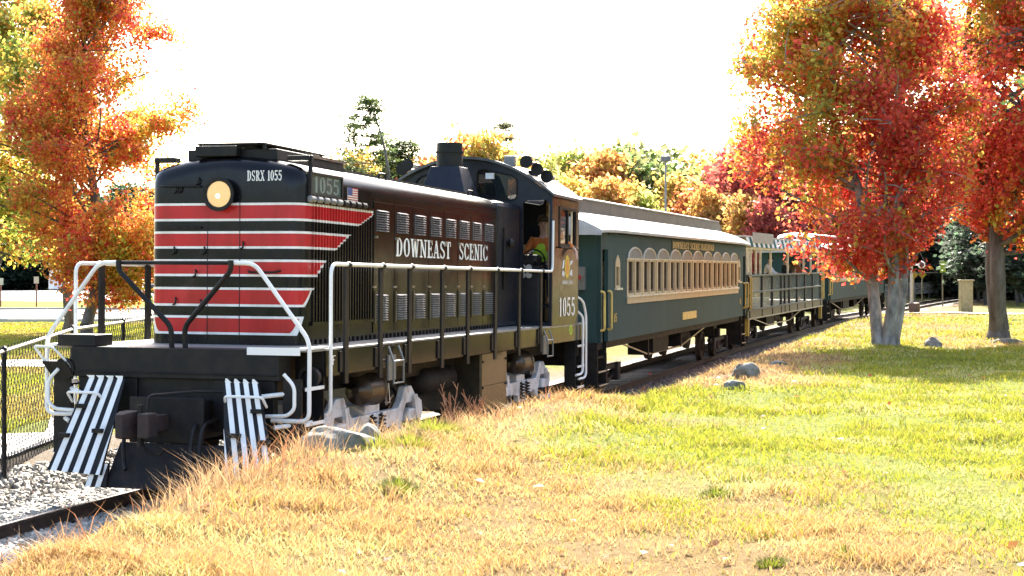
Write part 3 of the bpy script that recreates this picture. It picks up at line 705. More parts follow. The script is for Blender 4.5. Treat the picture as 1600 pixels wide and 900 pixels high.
# exhaust stack
mb = MB(); sq_ = lambda h, z, cx=9.5: [(cx - h, -h, z), (cx + h, -h, z), (cx + h, h, z), (cx - h, h, z)]
mb.loft([sq_(.40, 3.70), sq_(.24, 4.20)]); stk = part(loco, 'exhaust_stack', mb, M('sky_tinted_black', (.007, .009, .017), .4, col2=(.016, .016, .022), spec=.3), bevel=.015)  # bluish sky reflection is mixed into this black
mb = MB(); mb.lathe([(0, .215), (.24, .215), (.24, .235), (.265, .235), (.265, .212), (.40, .212), (.40, .19), (.1, .19)], (9.5, 0, 4.19), (0, 0, 1), 28); part(stk, 'stack_pipe', mb, MATTE, smooth=30)
# radiator shutters: vertical slats on the hood side
sm = mesh_of(MB().box(-.018, .018, 0, .028, 1.86, 3.20), 'shutter_slat', True); sm.materials.append(HOODP)
# the paint pattern needs local coordinates: give each slat its own mesh position
for k in range(22):
    x = 1.60 + k * .086
    mb = MB(); mb.box(x - .011, x + .011, HW, HW + .020, 1.86, 3.205); part(hood, 'shutter_slat', mb, HOODP)
for za, zc_ in ((1.82, 1.86), (3.207, 3.235)): part(hood, 'shutter_frame', MB().box(1.54, 3.47, HW, HW + .034, za, zc_), BLACK)
mb = MB()
for k in range(52): mb.box(1.55 + k * .145, 1.60 + k * .145, HW, HW + .02, 1.60, 1.66)
part(hood, 'bolt_row', mb, MATTE)['kind'] = 'stuff'
for k in range(9):
    mb = MB(); x = 1.52 + k * .20; mb.lathe([(-.07, .02), (-.06, .04), (.06, .04), (.07, .02)], (x, HW + .02, 3.252), (1, 0, 0), 12); part(hood, 'vent_cup', mb, M('grey_steel', (.2, .2, .2), .5) if k < 5 else MATTE, smooth=40)
# number board
mb = MB(); mb.plate(rect(1.47, 2.44, 3.29, 3.56), [rect(1.51, 2.41, 3.315, 3.535)], lambda a, b: (a, HW - .02, b), lambda a, b: (a, HW + .03, b)); nb = part(loco, 'number_board', mb, MATTE)
mb = MB(); mb.box(1.50, 2.42, HW + .004, HW + .012, 3.30, 3.545); part(nb, 'glass', mb, M('number_glass', (.06, .09, .085), .12, col2=(.09, .12, .11)))
part(nb, 'numerals', text_mb('1055', 1.60, 2.36, 3.335, 3.52, lambda u, v, d: (u, HW + .0135 + d, v), serif=False), M('faded_numeral_paint', (.17, .21, .19), .5))
# flag
mb = MB(); mb.box(2.645, 2.975, HW, HW + .004, 3.275, 3.455); fl = part(loco, 'flag_decal', mb, WHITE)
for k in range(7):
    z = 3.275 + k * .18 / 6.5; mb = MB(); mb.box(2.645 if k < 3 else 2.80, 2.975, HW + .0042, HW + .006, z, z + .0138); part(fl, 'red_stripe', mb, RED)
mb = MB(); mb.box(2.645, 2.80, HW + .0042, HW + .006, 3.358, 3.455); part(fl, 'blue_canton', mb, BLUE)
# engine room doors with louvers
LX = [3.61, 4.36, 5.06, 5.74, 6.41, 7.05, 7.69, 8.33, 8.97]
def louver_mesh(w):
    mb = MB(); mb.add([(0, 0, 0), (w, 0, 0), (w, .040, .004), (0, .040, .004), (0, 0, .022), (w, 0, .022)], [(0, 1, 2, 3), (3, 2, 5, 4), (0, 3, 4), (1, 5, 2)])
    me = mesh_of(mb, 'louver', True); me.materials.append(M('louver_sky_glint', (.46, .47, .49), .4, metal=.7, col2=(.2, .2, .2), lo=.35, hi=.75)); return me  # pale metal stands in for the sky glint on black louvers
LV = louver_mesh(.36)
for sgn in (1,):
    for k in range(8):
        x0, x1 = LX[k] - .10, LX[k + 1] - .11
        mb = MB(); mb.box(x0 + .004, x1, HW, HW + .012, 1.68, 3.33); d = part(loco, 'engine_door', mb, BLACK, bevel=.004)
        for j in range(9): link('louver', LV, None, d, (LX[k], -(HW + .012), 2.958 + j * .031))
        for j in range(11): link('louver', LV, None, d, (LX[k] - .01, -(HW + .012), 1.83 + j * .031))
        mb = MB(); mb.box(x0 + .02, x0 + .055, HW + .012, HW + .030, 1.80, 2.20); part(d, 'hinge_strip', mb, M('reflection_tinted_hinge', (.10, .075, .04), .4, col2=(.06, .05, .03)))  # golden brown imitates the grass reflected in the hinge strips
        mb = MB(); mb.box(x0 + .03, x0 + .10, HW + .012, HW + .035, 2.87, 2.90); mb.box(x0 - .05, x0 + .06, HW + .012, HW + .030, 2.245, 2.27); part(d, 'door_handle', mb, STEEL)
mb = MB(); mb.box(3.50, 8.88, HW, HW + .008, 3.345, 3.36); part(hood, 'rain_strip', mb, BLACK)
mb = MB()
for k in range(56): mb.lathe([(0, .009), (.007, .006)], (3.5 + k * .098, HW + .003, 3.42), (0, 1, 0), 6)
part(hood, 'rivet_row', mb, BLACK)['kind'] = 'stuff'
for sgn in (-1,):
    for k in range(8):
        x0, x1 = LX[k] - .10, LX[k + 1] - .11; mb = MB(); mb.box(x0 + .004, x1, -HW - .012, -HW, 1.68, 3.33); part(loco, 'engine_door', mb, BLACK)
# plain hood section against the cab
mb = MB(); mb.box(9.0, 10.395, -.97, .97, DK, 3.63); part(loco, 'rear_hood', mb, M('sky_tinted_black', (.012, .014, .022), .4), bevel=.09)
mb = MB(); mb.lathe([(0, .05), (.05, .09), (.09, .05)], (9.6, .985, 2.96), (0, 1, 0), 14); mb.box(9.3, 9.36, .985, 1.0, 2.2, 3.2); part(loco, 'sand_filler', mb, MATTE, smooth=40)
mb = MB(); mb.box(9.15, 9.7, .985, 1.2, 2.52, 2.55); part(loco, 'toolbox_ledge', mb, M('grey_steel', (.22, .22, .21), .5))
# fuel tank, air tanks
mb = MB(); mb.box(6.9, 8.25, -1.36, 1.36, .42, 1.30); tk = part(loco, 'fuel_tank', mb, M('tank_paint', (.02, .019, .016), .22, col2=(.05, .04, .022), scale=3), bevel=.03)
mb = MB()
for z in (.78, 1.16):
    for x in (6.96, 8.18): mb.lathe([(0, .02), (.02, .014)], (x, 1.36, z), (0, 1, 0), 8)
mb.box(6.9, 8.25, 1.362, 1.366, .80, .806); part(tk, 'bolt', mb, MATTE)
mb = MB(); mb.lathe([(0, .01), (.05, .14), (.12, .19), (1.3, .19), (1.37, .14), (1.42, .01)], (5.3, .9, .95), (1, 0, 0), 18); part(loco, 'air_tank', mb, UNDER, smooth=40)
# trucks
def truck(parent, xc, wb=2.44, rad=.508, mat=SILVER, loco_type=True, qf=1.05):
    mb = MB()
    for sgn in (-1, 1):
        q0, q1 = sgn * (qf - .05), sgn * (qf + .05)
        prof_ = [(-1.75, .60), (-1.72, .74), (-1.45, .84), (-1.30, .96), (-1.06, .96), (-.94, .80), (-.80, .70), (.80, .70), (.94, .80), (1.06, .96), (1.30, .96), (1.45, .84), (1.72, .74), (1.75, .60),
                 (1.62, .36), (1.50, .36), (1.42, .62), (1.34, .74), (1.10, .74), (1.0, .62), (.94, .40), (.82, .38), (.70, .50), (.30, .46), (.26, .36), (-.26, .36), (-.30, .46), (-.70, .50), (-.82, .38), (-.94, .40), (-1.0, .62), (-1.10, .74), (-1.34, .74), (-1.42, .62), (-1.50, .36), (-1.62, .36)]
        k = wb / 2.44
        mb.prism([(xc + a * k, b) for a, b in prof_], lambda a, b: (a, q0, b), lambda a, b: (a, q1, b))
    mb.box(xc - .25, xc + .25, -qf, qf, .45, .80)
    tr = part(parent, 'truck', mb, mat, bevel=.015)
    for s1 in (-1, 1):
        ax = xc + s1 * wb / 2
        for sgn in (-1, 1):
            m2 = MB(); m2.lathe([(-.07, rad + .03), (-.045, rad + .03), (-.04, rad), (.07, rad - .008), (.07, rad - .07), (.04, rad - .09), (.045, .17), (.10, .15), (.10, .01)], (ax, sgn * .75, rad), (0, sgn, 0), 28); part(tr, 'wheel', m2, UNDER, smooth=40)
            m2 = MB(); m2.box(ax - .14, ax + .14, sgn * (qf - .06), sgn * (qf + .10), rad - .18, rad + .16); part(tr, 'journal_box', m2, mat, bevel=.03)
        m2 = MB(); m2.cyl((ax, -.8, rad), (ax, .8, rad), .08, 10); part(tr, 'axle', m2, UNDER)
        if loco_type:
            m2 = MB(); m2.hexa([(ax + .26, 1.09, .28), (ax + .34, 1.09, .28), (ax + .34, 1.14, .28), (ax + .26, 1.14, .28), (ax + .08, 1.09, .84), (ax + .16, 1.09, .84), (ax + .16, 1.14, .84), (ax + .08, 1.14, .84)]); m2.hexa([(ax + .40, 1.09, .30), (ax + .43, 1.09, .30), (ax + .43, 1.13, .30), (ax + .40, 1.13, .30), (ax + .20, 1.09, .84), (ax + .23, 1.09, .84), (ax + .23, 1.13, .84), (ax + .20, 1.13, .84)]); part(tr, 'brake_hanger', m2, mat)
            m2 = MB(); m2.box(ax - .30, ax + .25, 1.10, 1.16, .40, .52); part(tr, 'brake_rod', m2, UNDER)
    if loco_type:
        m2 = MB(); m2.lathe([(-.42, .05), (-.34, .10), (-.30, .175), (.12, .185), (.13, .20), (.17, .20), (.17, .06), (.3, .03)], (xc - .45, 1.16, 1.02), (1, 0, 0), 20); bc = part(tr, 'brake_cylinder', m2, M('oily_steel', (.10, .075, .05), .35, metal=.6, col2=(.04, .032, .026)), smooth=40)
        m2 = MB(); m2.tube([(xc - .2, 1.2, 1.0), (xc + .02, 1.22, .96), (xc + .08, 1.2, .80), (xc + .3, 1.2, .9)], .012, 6); m2.tube([(xc - .3, 1.32, .86), (xc - .12, 1.32, .84), (xc - .12, 1.3, 1.08)], .01, 6); part(tr, 'brake_pipe', m2, STEEL)
        for x in (-.16, .16):
            m2 = MB(); pts = [(xc + x + .08 * math.cos(t * 1.05), 1.12 + .03 * math.sin(t * 1.05), .40 + .008 * t) for t in range(0, 36)]; m2.tube(pts, .015, 5); part(tr, 'spring', m2, UNDER)
    return tr
truck(loco, 3.30); truck(loco, 10.16)
# cab
CX0, CX1, CW = 10.40, 12.30, 1.51
def roof_z(q): return 4.43 - .64 * (abs(q) / CW) ** 2.0
arc = [(-CW + 2 * CW * i / 24) for i in range(25)]
CABP = M('sky_tinted_black', (.012, .014, .022), .4)  # black paint with the blue of the reflected sky put into its colour
fw = [(-CW, DK)] + [(a, roof_z(a) - .03) for a in arc] + [(CW, DK)]
def fwin(sgn):
    p = [(.23, 3.80), (.80, 3.70), (.87, 3.72), (.895, 3.78), (.895, 4.02), (.86, 4.075), (.78, 4.12), (.30, 4.225), (.22, 4.21), (.195, 4.15), (.195, 3.85)]
    return [(sgn * a, b) for a, b in p]
def fdoor(sgn):
    p = [(1.0, 1.66), (1.46, 1.66), (1.46, 3.62), (1.40, 3.70), (1.06, 3.70), (1.0, 3.64)]
    return [(sgn * a, b) for a, b in p]
for x0, nm in ((CX0, 'front_wall'), (CX1 - .05, 'rear_wall')):
    mb = MB(); mb.plate(fw, [fwin(1), fwin(-1), fdoor(1), fdoor(-1)], lambda a, b: (x0, a, b), lambda a, b: (x0 + .05, a, b)); fwall = part(loco, nm, mb, CABP)
    for s1 in (-1, 1):
        mb = MB(); mb.plate(fwin(s1), [], lambda a, b: (x0 + .02, a, b), lambda a, b: (x0 + .026, a, b)); part(fwall, 'window_pane', mb, GLASS)
        mb = MB(); mb.tube([(x0 - .003, *p) for p in fwin(s1) + fwin(s1)[:1]], .014, 6); part(fwall, 'window_gasket', mb, MATTE)
    if x0 > 11:
        for s1 in (-1, 1): mb = MB(); mb.plate(fdoor(s1), [rect(*(sorted((s1 * 1.08, s1 * 1.38))), 2.5, 3.5)], lambda a, b: (x0 + .01, a, b), lambda a, b: (x0 + .03, a, b)); part(fwall, 'rear_door', mb, CABP)
    else:
        mb = MB(); mb.box(x0 - .02, x0 + .0, .35, .50, 4.06, 4.16); part(fwall, 'paper_notice', mb, SHIRT)
SW = [rrect(10.90, 11.50, 2.97, 3.58, .03, 2), rrect(11.58, 12.06, 2.97, 3.58, .03, 2)]
for sgn in (-1, 1):
    holes = [rect(10.90, 12.06, 2.97, 3.58)]
    mb = MB(); mb.plate(rect(CX0 + .052, CX1 - .052, DK, 3.78), holes, lambda a, b: (a, sgn * (CW - .05), b), lambda a, b: (a, sgn * CW, b)); sw = part(loco, 'side_wall', mb, M('reflection_tinted_black', (.010, .007, .006), .2, col2=(.014, .011, .009), scale=2, spec=.13))  # brown of reflected grass and trees is painted into the black
    mb = MB(); mb.plate(rect(10.86, 12.10, 2.93, 3.62), [rect(10.93, 11.44, 2.99, 3.57), rect(11.50, 12.03, 2.99, 3.57)], lambda a, b: (a, sgn * (CW - .03), b), lambda a, b: (a, sgn * (CW + .012), b)); part(sw, 'window_frame', mb, MATTE)
    mb = MB(); mb.box(10.94, 11.44, sgn * (CW - .02), sgn * (CW - .014), 2.99, 3.57); part(sw, 'window_pane', mb, GLASS)
    mb = MB(); mb.box(11.80, 11.86, sgn * (CW - .028), sgn * (CW - .01), 2.99, 3.57); part(sw, 'sliding_sash', mb, CREAM)
    mb = MB(); mb.box(10.85, 12.12, sgn * CW, sgn * (CW + .05), 2.91, 2.935); part(sw, 'arm_rest', mb, MATTE, bevel=.005)
rings = []
for x in (CX0 - .10, CX1 + .08):
    top = [(x, a * 1.035, roof_z(a) + .01) for a in arc]; bot = [(x, a * 1.035, roof_z(a) - .035) for a in reversed(arc)]
    rings.append(top + bot)
mb = MB(); mb.loft(rings); part(loco, 'cab_roof', mb, M('cab_roof_paint', (.05, .05, .055), .35, col2=(.10, .10, .10)), smooth=30)
mb = MB(); mb.box(CX0 + .06, CX1 - .06, -CW + .06, CW - .06, DK + .0, DK + .02); part(loco, 'cab_floor', mb, UNDER)
# inside the cab
TAN_ = M('tan_cab_lining', (.62, .42, .20), .6, col2=(.52, .34, .16))
mb = MB(); mb.box(CX1 - .09, CX1 - .055, -CW + .07, CW - .07, DK + .03, 3.0); mb.box(CX1 - .09, CX1 - .055, .93, 1.0, 3.0, 3.75); mb.box(CX1 - .09, CX1 - .055, 1.39, 1.45, 3.0, 3.78); mb.box(CX1 - .09, CX1 - .055, .93, 1.45, 3.55, 3.72)
mb.box(CX0 + .055, CX0 + .07, 1.46, 1.50, DK, 3.76); mb.box(CX0 + .06, CX0 + .40, CW - .075, CW - .055, 2.0, 3.76); part(loco, 'cab_lining', mb, TAN_)
mb = MB(); mb.box(10.95, 11.35, .78, 1.15, DK + .03, 2.62); mb.box(10.98, 11.3, .8, 1.1, 2.62, 2.80); cs = part(loco, 'control_stand', mb, M('dark_grey_console', (.03, .03, .035), .45), bevel=.03)
for k in range(4):
    mb = MB(); mb.lathe([(0, .05), (-.02, .055), (-.02, .045)], (10.94, .86 + .11 * (k % 2), 2.45 + .13 * (k // 2)), (1, 0, 0), 14); part(cs, 'gauge', mb, SHIRT, smooth=40)
mb = MB(); mb.tube([(10.9, .98 + .0, 2.78), (10.7, 1.1, 2.86)], .014, 6); mb.tube([(10.9, .88, 2.70), (10.72, .84, 2.60)], .016, 6); part(cs, 'throttle_handle', mb, STEEL)
pts = [(10.74, 1.10 + .20 * math.cos(2 * math.pi * t / 20), 2.68 + .20 * math.sin(2 * math.pi * t / 20)) for t in range(21)]
mb = MB(); mb.tube(pts, .014, 7)
for a in (20, 140, 260): mb.tube([(10.76, 1.10, 2.68), (10.74, 1.10 + .2 * math.cos(R(a)), 2.68 + .2 * math.sin(R(a)))], .009, 6)
mb.tube([(10.76, 1.10, 2.68), (10.95, 1.08, 2.66)], .02, 7); part(loco, 'brake_wheel', mb, MATTE, smooth=50)
mb = MB(); mb.box(10.98, 11.3, .6, 1.38, 1.90, 1.95); mb.box(11.35, 11.8, .72, 1.18, 2.38, 2.46); mb.box(11.75, 11.82, .74, 1.16, 2.46, 2.95); mb.cyl((11.57, .95, DK), (11.57, .95, 2.38), .05, 10); part(loco, 'cab_seat', mb, NAVY, bevel=.02)
# cab-side number, emblem, builder mark
part(loco, 'cab_number', text_mb('1055', 10.89, 12.03, 1.75, 2.07, lambda u, v, d: (u, CW + .006 + d, v), serif=False, gap=.09), WHITE)
mb = MB(); mb.plate(ell(11.45, 2.60, .17, .20, 24), [], lambda a, b: (a, CW + .001, b), lambda a, b: (a, CW + .005, b)); em = part(loco, 'emblem', mb, YELLOW)
mb = MB(); mb.plate(ell(11.45, 2.60, .095, .13, 20), [], lambda a, b: (a, CW + .0055, b), lambda a, b: (a, CW + .008, b)); part(em, 'emblem_center', mb, M('emblem_orange', (.66, .26, .05), .5))
mb = MB()
for q in ([(11.10, 2.56), (11.22, 2.58), (11.26, 2.72), (11.16, 2.70)], [(11.08, 2.45), (11.24, 2.42), (11.28, 2.50), (11.14, 2.53)], [(11.64, 2.62), (11.80, 2.66), (11.86, 2.72), (11.68, 2.70)], [(11.62, 2.46), (11.82, 2.44), (11.80, 2.56), (11.70, 2.54)]): mb.plate(q, [], lambda a, b: (a, CW + .001, b), lambda a, b: (a, CW + .004, b))
part(em, 'emblem_wing', mb, SHIRT)
part(loco, 'emblem_caption', text_mb('DOWNEAST SCENIC', 11.10, 11.86, 2.30, 2.36, lambda u, v, d: (u, CW + .003 + d, v), serif=False), WHITE)
mb = MB(); mb.plate(ell(11.78, 1.50, .11, .09, 20), [], lambda a, b: (a, 1.5005, b), lambda a, b: (a, 1.504, b)); ov = part(loco, 'inspection_mark', mb, M('lime_paint', (.45, .60, .05), .5))
part(ov, 'numeral', text_mb('8', 11.74, 11.82, 1.445, 1.555, lambda u, v, d: (u, 1.505 + d, v), serif=False), MATTE)
part(loco, 'end_letter', text_mb('F', .86, .98, 1.42, 1.52, lambda u, v, d: (u, 1.502 + d, v), serif=False), WHITE)
# rear grab rails
mb = MB(); mb.tube(fillet([(12.34, 1.40, 2.10), (12.52, 1.54, 2.02), (12.70, 1.56, 1.75), (12.72, 1.56, .62), (12.4, 1.5, .60)], .12), .022, 8); mb.tube(fillet([(12.34, 1.48, 1.82), (12.46, 1.56, 1.72), (12.46, 1.56, .70), (12.2, 1.5, .68)], .1), .022, 8); part(loco, 'rear_handrail', mb, WHITE, smooth=50)
# horns and roof lamp
def horn(parent, x, q, z, bells):
    mb = MB(); mb.box(x - .04, x + .25, q - .05, q + .05, z - .02, z + .16); h = part(parent, 'horn_bracket', mb, MATTE)
    for dx, dq, dz, s in bells:
        mb = MB(); mb.lathe([(-.30 * s, .11), (-.26 * s, .085), (-.1, .045), (.18, .03), (.25, .05), (.27, .0)], (x + dx, q + dq, z + dz), (s, 0, 0), 16); part(h, 'horn_bell', mb, MATTE, smooth=40)
horn(loco, 10.75, 1.05, 4.06, ((-.05, 0, .28, 1), (.10, .15, .16, 1), (.25, .28, .05, -1)))
horn(loco, 10.75, -1.05, 4.06, ((-.05, 0, .26, 1), (.10, -.15, .20, 1)))
mb = MB(); mb.box(10.55, 10.68, .62, .80, 4.28, 4.46); part(loco, 'roof_lamp', mb, M('grey_steel', (.2, .2, .2), .5), bevel=.01)
# ---------------------------------------------------------------- passenger cars
def car_truck(parent, xc, z=.42, wb=2.1):
    mb = MB()
    for sgn in (-1, 1):
        for a, b in ((.52, .62),): mb.box(xc - 1.45, xc + 1.45, sgn * 1.02, sgn * 1.12, a, b)
        mb.box(xc - .35, xc + .35, sgn * .98, sgn * 1.14, .30, .36); mb.box(xc - .12, xc + .12, sgn * 1.0, sgn * 1.13, .62, .86)
        mb.tube([(xc - 1.4, sgn * 1.07, .55), (xc - .4, sgn * 1.07, .27), (xc + .4, sgn * 1.07, .27), (xc + 1.4, sgn * 1.07, .55)], .035, 6)
    mb.box(xc - .3, xc + .3, -1.0, 1.0, .62, .95)
    tr = part(parent, 'truck', mb, UNDER)
    for s1 in (-1, 1):
        ax = xc + s1 * wb / 2
        for sgn in (-1, 1):
            m2 = MB(); m2.lathe([(-.07, z + .03), (-.045, z + .03), (-.04, z), (.07, z - .008), (.07, z - .06), (.04, z - .08), (.045, .14), (.10, .12), (.10, .01)], (ax, sgn * .75, z), (0, sgn, 0), 24); part(tr, 'wheel', m2, RAILSIDE, smooth=40)
            m2 = MB(); m2.box(ax - .13, ax + .13, sgn * 1.0, sgn * 1.18, z - .15, z + .2); part(tr, 'journal_box', m2, UNDER, bevel=.03)
    for x in (-.2, 0, .2):
        m2 = MB(); m2.cyl((xc + x, 1.07, .36), (xc + x, 1.07, .52), .055, 10); part(tr, 'spring', m2, RUST)
    return tr
def low_roof(parent, L, eave, zc, qc, mat, x0=0.):
    mb = MB(); rings = []
    for x, dz in ((x0 - .35, -.20), (x0 - .30, -.06), (x0 + .3, .0), (x0 + 1.2, .03), (x0 + L / 2, .03), (x0 + L - 1.2, .03), (x0 + L - .3, .0), (x0 + L + .30, -.06), (x0 + L + .35, -.20)):
        a = [(1.60, eave - .05), (1.60, eave), (1.50, eave + .10), (1.25, eave + .22), (qc, zc), (0, zc + .10)]
        k = 0 if dz < -.1 else 1
        top = [(q, z + dz * (1 if i > 1 else .35)) for i, (q, z) in enumerate(a)]
        ring = [(x, q, z) for q, z in top] + [(x, -q, z) for q, z in top[-2::-1]] + [(x, -1.4, eave - .05 + dz * .3), (x, 1.4, eave - .05 + dz * .3)]
        rings.append(ring)
    mb.loft(rings); return part(parent, 'low_roof', mb, mat, smooth=35)
def coach(O, head, z0, gr, L, label, arched, name_text, number, nbay, b0, pitch):
    c = thing('passenger_coach', label, 'railway coach', matrix=veh_matrix(O, head, z0, gr, .004))
    EV, BT = 3.33, 1.17
    W0, W1 = b0, b0 + nbay * pitch
    zb, zt = 2.03, 2.77
    for sgn in (-1, 1):
        f0 = lambda a, b: (a, sgn * 1.42, b); f1 = lambda a, b: (a, sgn * 1.5, b)
        holes = [rect(W0, W1, zb, zt)]
        nw = [1.22, L - 1.62] if arched else []
        go = lambda x: [(x, 2.20), (x + .38, 2.20), (x + .38, 2.68), (x + .33, 2.76), (x + .19, 2.86), (x + .05, 2.76), (x, 2.68)]
        holes += [go(x) for x in nw]
        mb = MB(); mb.plate(rect(.62, L - .62, BT, EV - .06), holes, f0, f1); wall = part(c, 'side_wall', mb, BOARDS)
        for a_, b_, n_, z_ in ((.04, .16, 'vestibule_post', BT), (L - .16, L - .04, 'vestibule_post', BT), (.16, .62, 'vestibule_header', 2.95), (L - .62, L - .16, 'vestibule_header', 2.95)): part(c, n_, MB().box(a_, b_, sgn * 1.42, sgn * 1.5, z_, EV - .06), GREEN)
        for x in (.19, L - .59): mb = MB(); mb.plate(rect(x, x + .40, BT + .02, 2.94), [rect(x + .08, x + .32, 2.2, 2.8)], lambda a, b: (a, sgn * 1.34, b), lambda a, b: (a, sgn * 1.37, b)); part(c, 'vestibule_door', mb, DGREEN)
        # letter board moulding
        mb = MB(); mb.box(.62, L - .62, sgn * 1.50, sgn * 1.515, 3.0, 3.015) if not arched else mb.box(.62, L - .62, sgn * 1.50, sgn * 1.52, EV - .09, EV - .07); part(c, 'moulding', mb, GREEN)
        # window band
        hs = []; panes = []
        for k in range(nbay):
            x = W0 + k * pitch
            for a, b in ((.10, .63), (.77, 1.30)):
                a *= pitch / 1.46; b *= pitch / 1.46; hs.append(rect(x + a, x + b, zb + .05, zt - .04)); panes.append((x + a, x + b))
        mb = MB(); mb.plate(rect(W0, W1, zb, zt), hs, lambda a, b: (a, sgn * 1.43, b), lambda a, b: (a, sgn * 1.512, b)); band_ = part(c, 'window_frame', mb, BEIGE)
        for a, b in panes:
            mb = MB(); mb.box(a, b, sgn * 1.45, sgn * 1.455, zb + .05, zt - .04); part(band_, 'window_pane', mb, GLASS)
            mb = MB(); mb.box(a, b, sgn * 1.456, sgn * 1.475, zb + .05, zb + .10); mb.box(a, a + .03, sgn * 1.456, sgn * 1.475, zb + .10, zt - .04); mb.box(b - .03, b, sgn * 1.456, sgn * 1.475, zb + .10, zt - .04); part(band_, 'sash', mb, M('brown_sash', (.20, .13, .08), .6))
        for k in range(nbay * 2):   # raised pilasters between the windows
            x = W0 + (k // 2) * pitch + (.60 if k % 2 else -.10) * pitch / 1.46; wd = .09 if k % 2 else .14
            x = W0 + k * pitch / 2 - wd / 2 + (.0 if k % 2 == 0 else -.04)
            if k: mb = MB(); mb.box(x, x + wd, sgn * 1.512, sgn * 1.53, zb, zt); part(band_, 'pilaster', mb, BEIGE)
        mb = MB(); mb.box(W0 - .03, W1 + .03, sgn * 1.502, sgn * 1.555, 1.99, 2.03); mb.box(W0 - .04, W1 + .04, sgn * 1.502, sgn * 1.53, zt, zt + .025); part(c, 'window_sill', mb, CREAM, bevel=.006)
        mb = MB(); mb.box(W0 - .02, W1 + .02, sgn * 1.501, sgn * 1.525, 1.865 if arched else 1.93, 1.99); part(c, 'belt_board', mb, BEIGE, bevel=.006)
        if arched:
            for k in range(nbay):
                xc = W0 + (k + .5) * pitch; pr = ell(xc, zt + .03, pitch * .44, .215, 17, 0, 180)
                mb = MB(); mb.plate(pr, [], lambda a, b: (a, sgn * 1.501, b), lambda a, b: (a, sgn * 1.512, b)); ar = part(c, 'arch_panel', mb, GREY)
                mb = MB(); mb.tube([(a, sgn * 1.512, b) for a, b in pr], .022, 6); part(ar, 'arch_rim', mb, M('arch_rim_paint', (.58, .52, .42), .5))
            for x in nw:
                mb = MB(); mb.plate(go(x), [[(x + .05, 2.25), (x + .33, 2.25), (x + .33, 2.62), (x + .05, 2.62)]], lambda a, b: (a, sgn * 1.46, b), lambda a, b: (a, sgn * 1.515, b)); g = part(c, 'gothic_window', mb, BEIGE)
                mb = MB(); mb.box(x + .04, x + .34, sgn * 1.47, sgn * 1.475, 2.24, 2.63); part(g, 'window_pane', mb, GLASS)
                mb = MB(); mb.box(x - .05, x + .43, sgn * 1.501, sgn * 1.56, 2.16, 2.20); part(g, 'sill', mb, CREAM)
        if sgn > 0:
            if name_text:
                mb = MB(); mb.box(6.95, 12.85, 1.501, 1.512, 3.02, 3.245); nb = part(c, 'name_board', mb, M('olive_board', (.045, .060, .036), .6, spec=.1))
                part(nb, 'lettering', text_mb(name_text, 7.06, 12.74, 3.055, 3.215, lambda u, v, d: (u, 1.514 + d, v)), GOLD)
                mb = MB(); mb.box(8.32, 10.12, 1.501, 1.52, 1.35, 1.53); np_ = part(c, 'name_plate', mb, GOLD)
                part(np_, 'lettering', text_mb('RAILROAD', 8.55, 9.9, 1.395, 1.485, lambda u, v, d: (u, 1.521 + d, v)), M('dark_gold', (.36, .25, .08), .5)) if False else None
            for x in ((1.08, L - 1.30) if arched else (.7, 7.6)):
                mb = MB(); mb.box(x - .03, x + .30, 1.501, 1.506, 1.51, 1.72); n_ = part(c, 'number_patch', mb, M('olive_board', (.045, .060, .036), .6, spec=.1))
                part(n_, 'numerals', text_mb(number, x, x + .27, 1.53, 1.70, lambda u, v, d: (u, 1.508 + d, v)), GOLD)
        for x in (.02, .60, L - .60, L - .02):
            if x < 1 or arched: mb = MB(); mb.tube(fillet([(x, sgn * 1.5, 1.40), (x, sgn * 1.575, 1.42), (x, sgn * 1.575, 2.13), (x, sgn * 1.5, 2.15)], .03), .024, 8); part(c, 'grab_handle', mb, GOLD, smooth=50)
        for x in (.30, L - .30):
            st = part(c, 'step_frame', MB().box(x - .36, x - .33, sgn * 1.0, sgn * 1.46, .30, 1.16), UNDER); part(c, 'step_frame', MB().box(x + .33, x + .36, sgn * 1.0, sgn * 1.46, .30, 1.16), UNDER)
            for qa, qb, z_ in ((1.0, 1.42, .90), (1.12, 1.46, .62), (1.2, 1.48, .36)):
                tr_ = part(c, 'step', MB().box(x - .33, x + .33, sgn * qa, sgn * qb, z_ - .04, z_), UNDER)
                if z_ < .8: part(tr_, 'step_edge', MB().box(x - .30, x + .30, sgn * (qb + .002), sgn * (qb + .012), z_ - .02, z_ + .004), BEIGE)
        mb = MB(); mb.tube([(2.6, sgn * 1.05, BT - .03), (6.4, sgn * 1.05, .62), (10.4, sgn * 1.05, .62), (15.6, sgn * 1.05, BT - .03)], .024, 6); part(c, 'truss_rod', mb, STEEL)
    # ends
    for x0, s in ((.0, -1), (L - .06, 1)):
        end = [(-1.42, BT)] + [(-1.42, EV - .02), (-1.0, EV + .2), (-.75, 3.66), (0, 3.75), (.75, 3.66), (1.0, EV + .2), (1.42, EV - .02)] + [(1.42, BT)]
        mb = MB(); mb.plate(end, [rect(-.38, .38, BT + .05, 3.1)], lambda a, b: (x0, a, b), lambda a, b: (x0 + .06, a, b)); e = part(c, 'end_wall', mb, BOARDS)
        mb = MB(); mb.plate(rect(-.38, .38, BT + .05, 3.1), [rect(-.22, .22, 2.1, 2.8)], lambda a, b: (x0 + .02, a, b), lambda a, b: (x0 + .05, a, b)); part(e, 'end_door', mb, DGREEN)
        mb = MB(); mb.box(x0 - .04 if s < 0 else x0, x0 + .06 if s < 0 else x0 + .1, -1.35, 1.35, BT - .22, BT); mb.box(min(x0, x0 + s * .75), max(x0, x0 + s * .75), -.1, .1, .72, .92); part(c, 'coupler_beam', mb, UNDER)
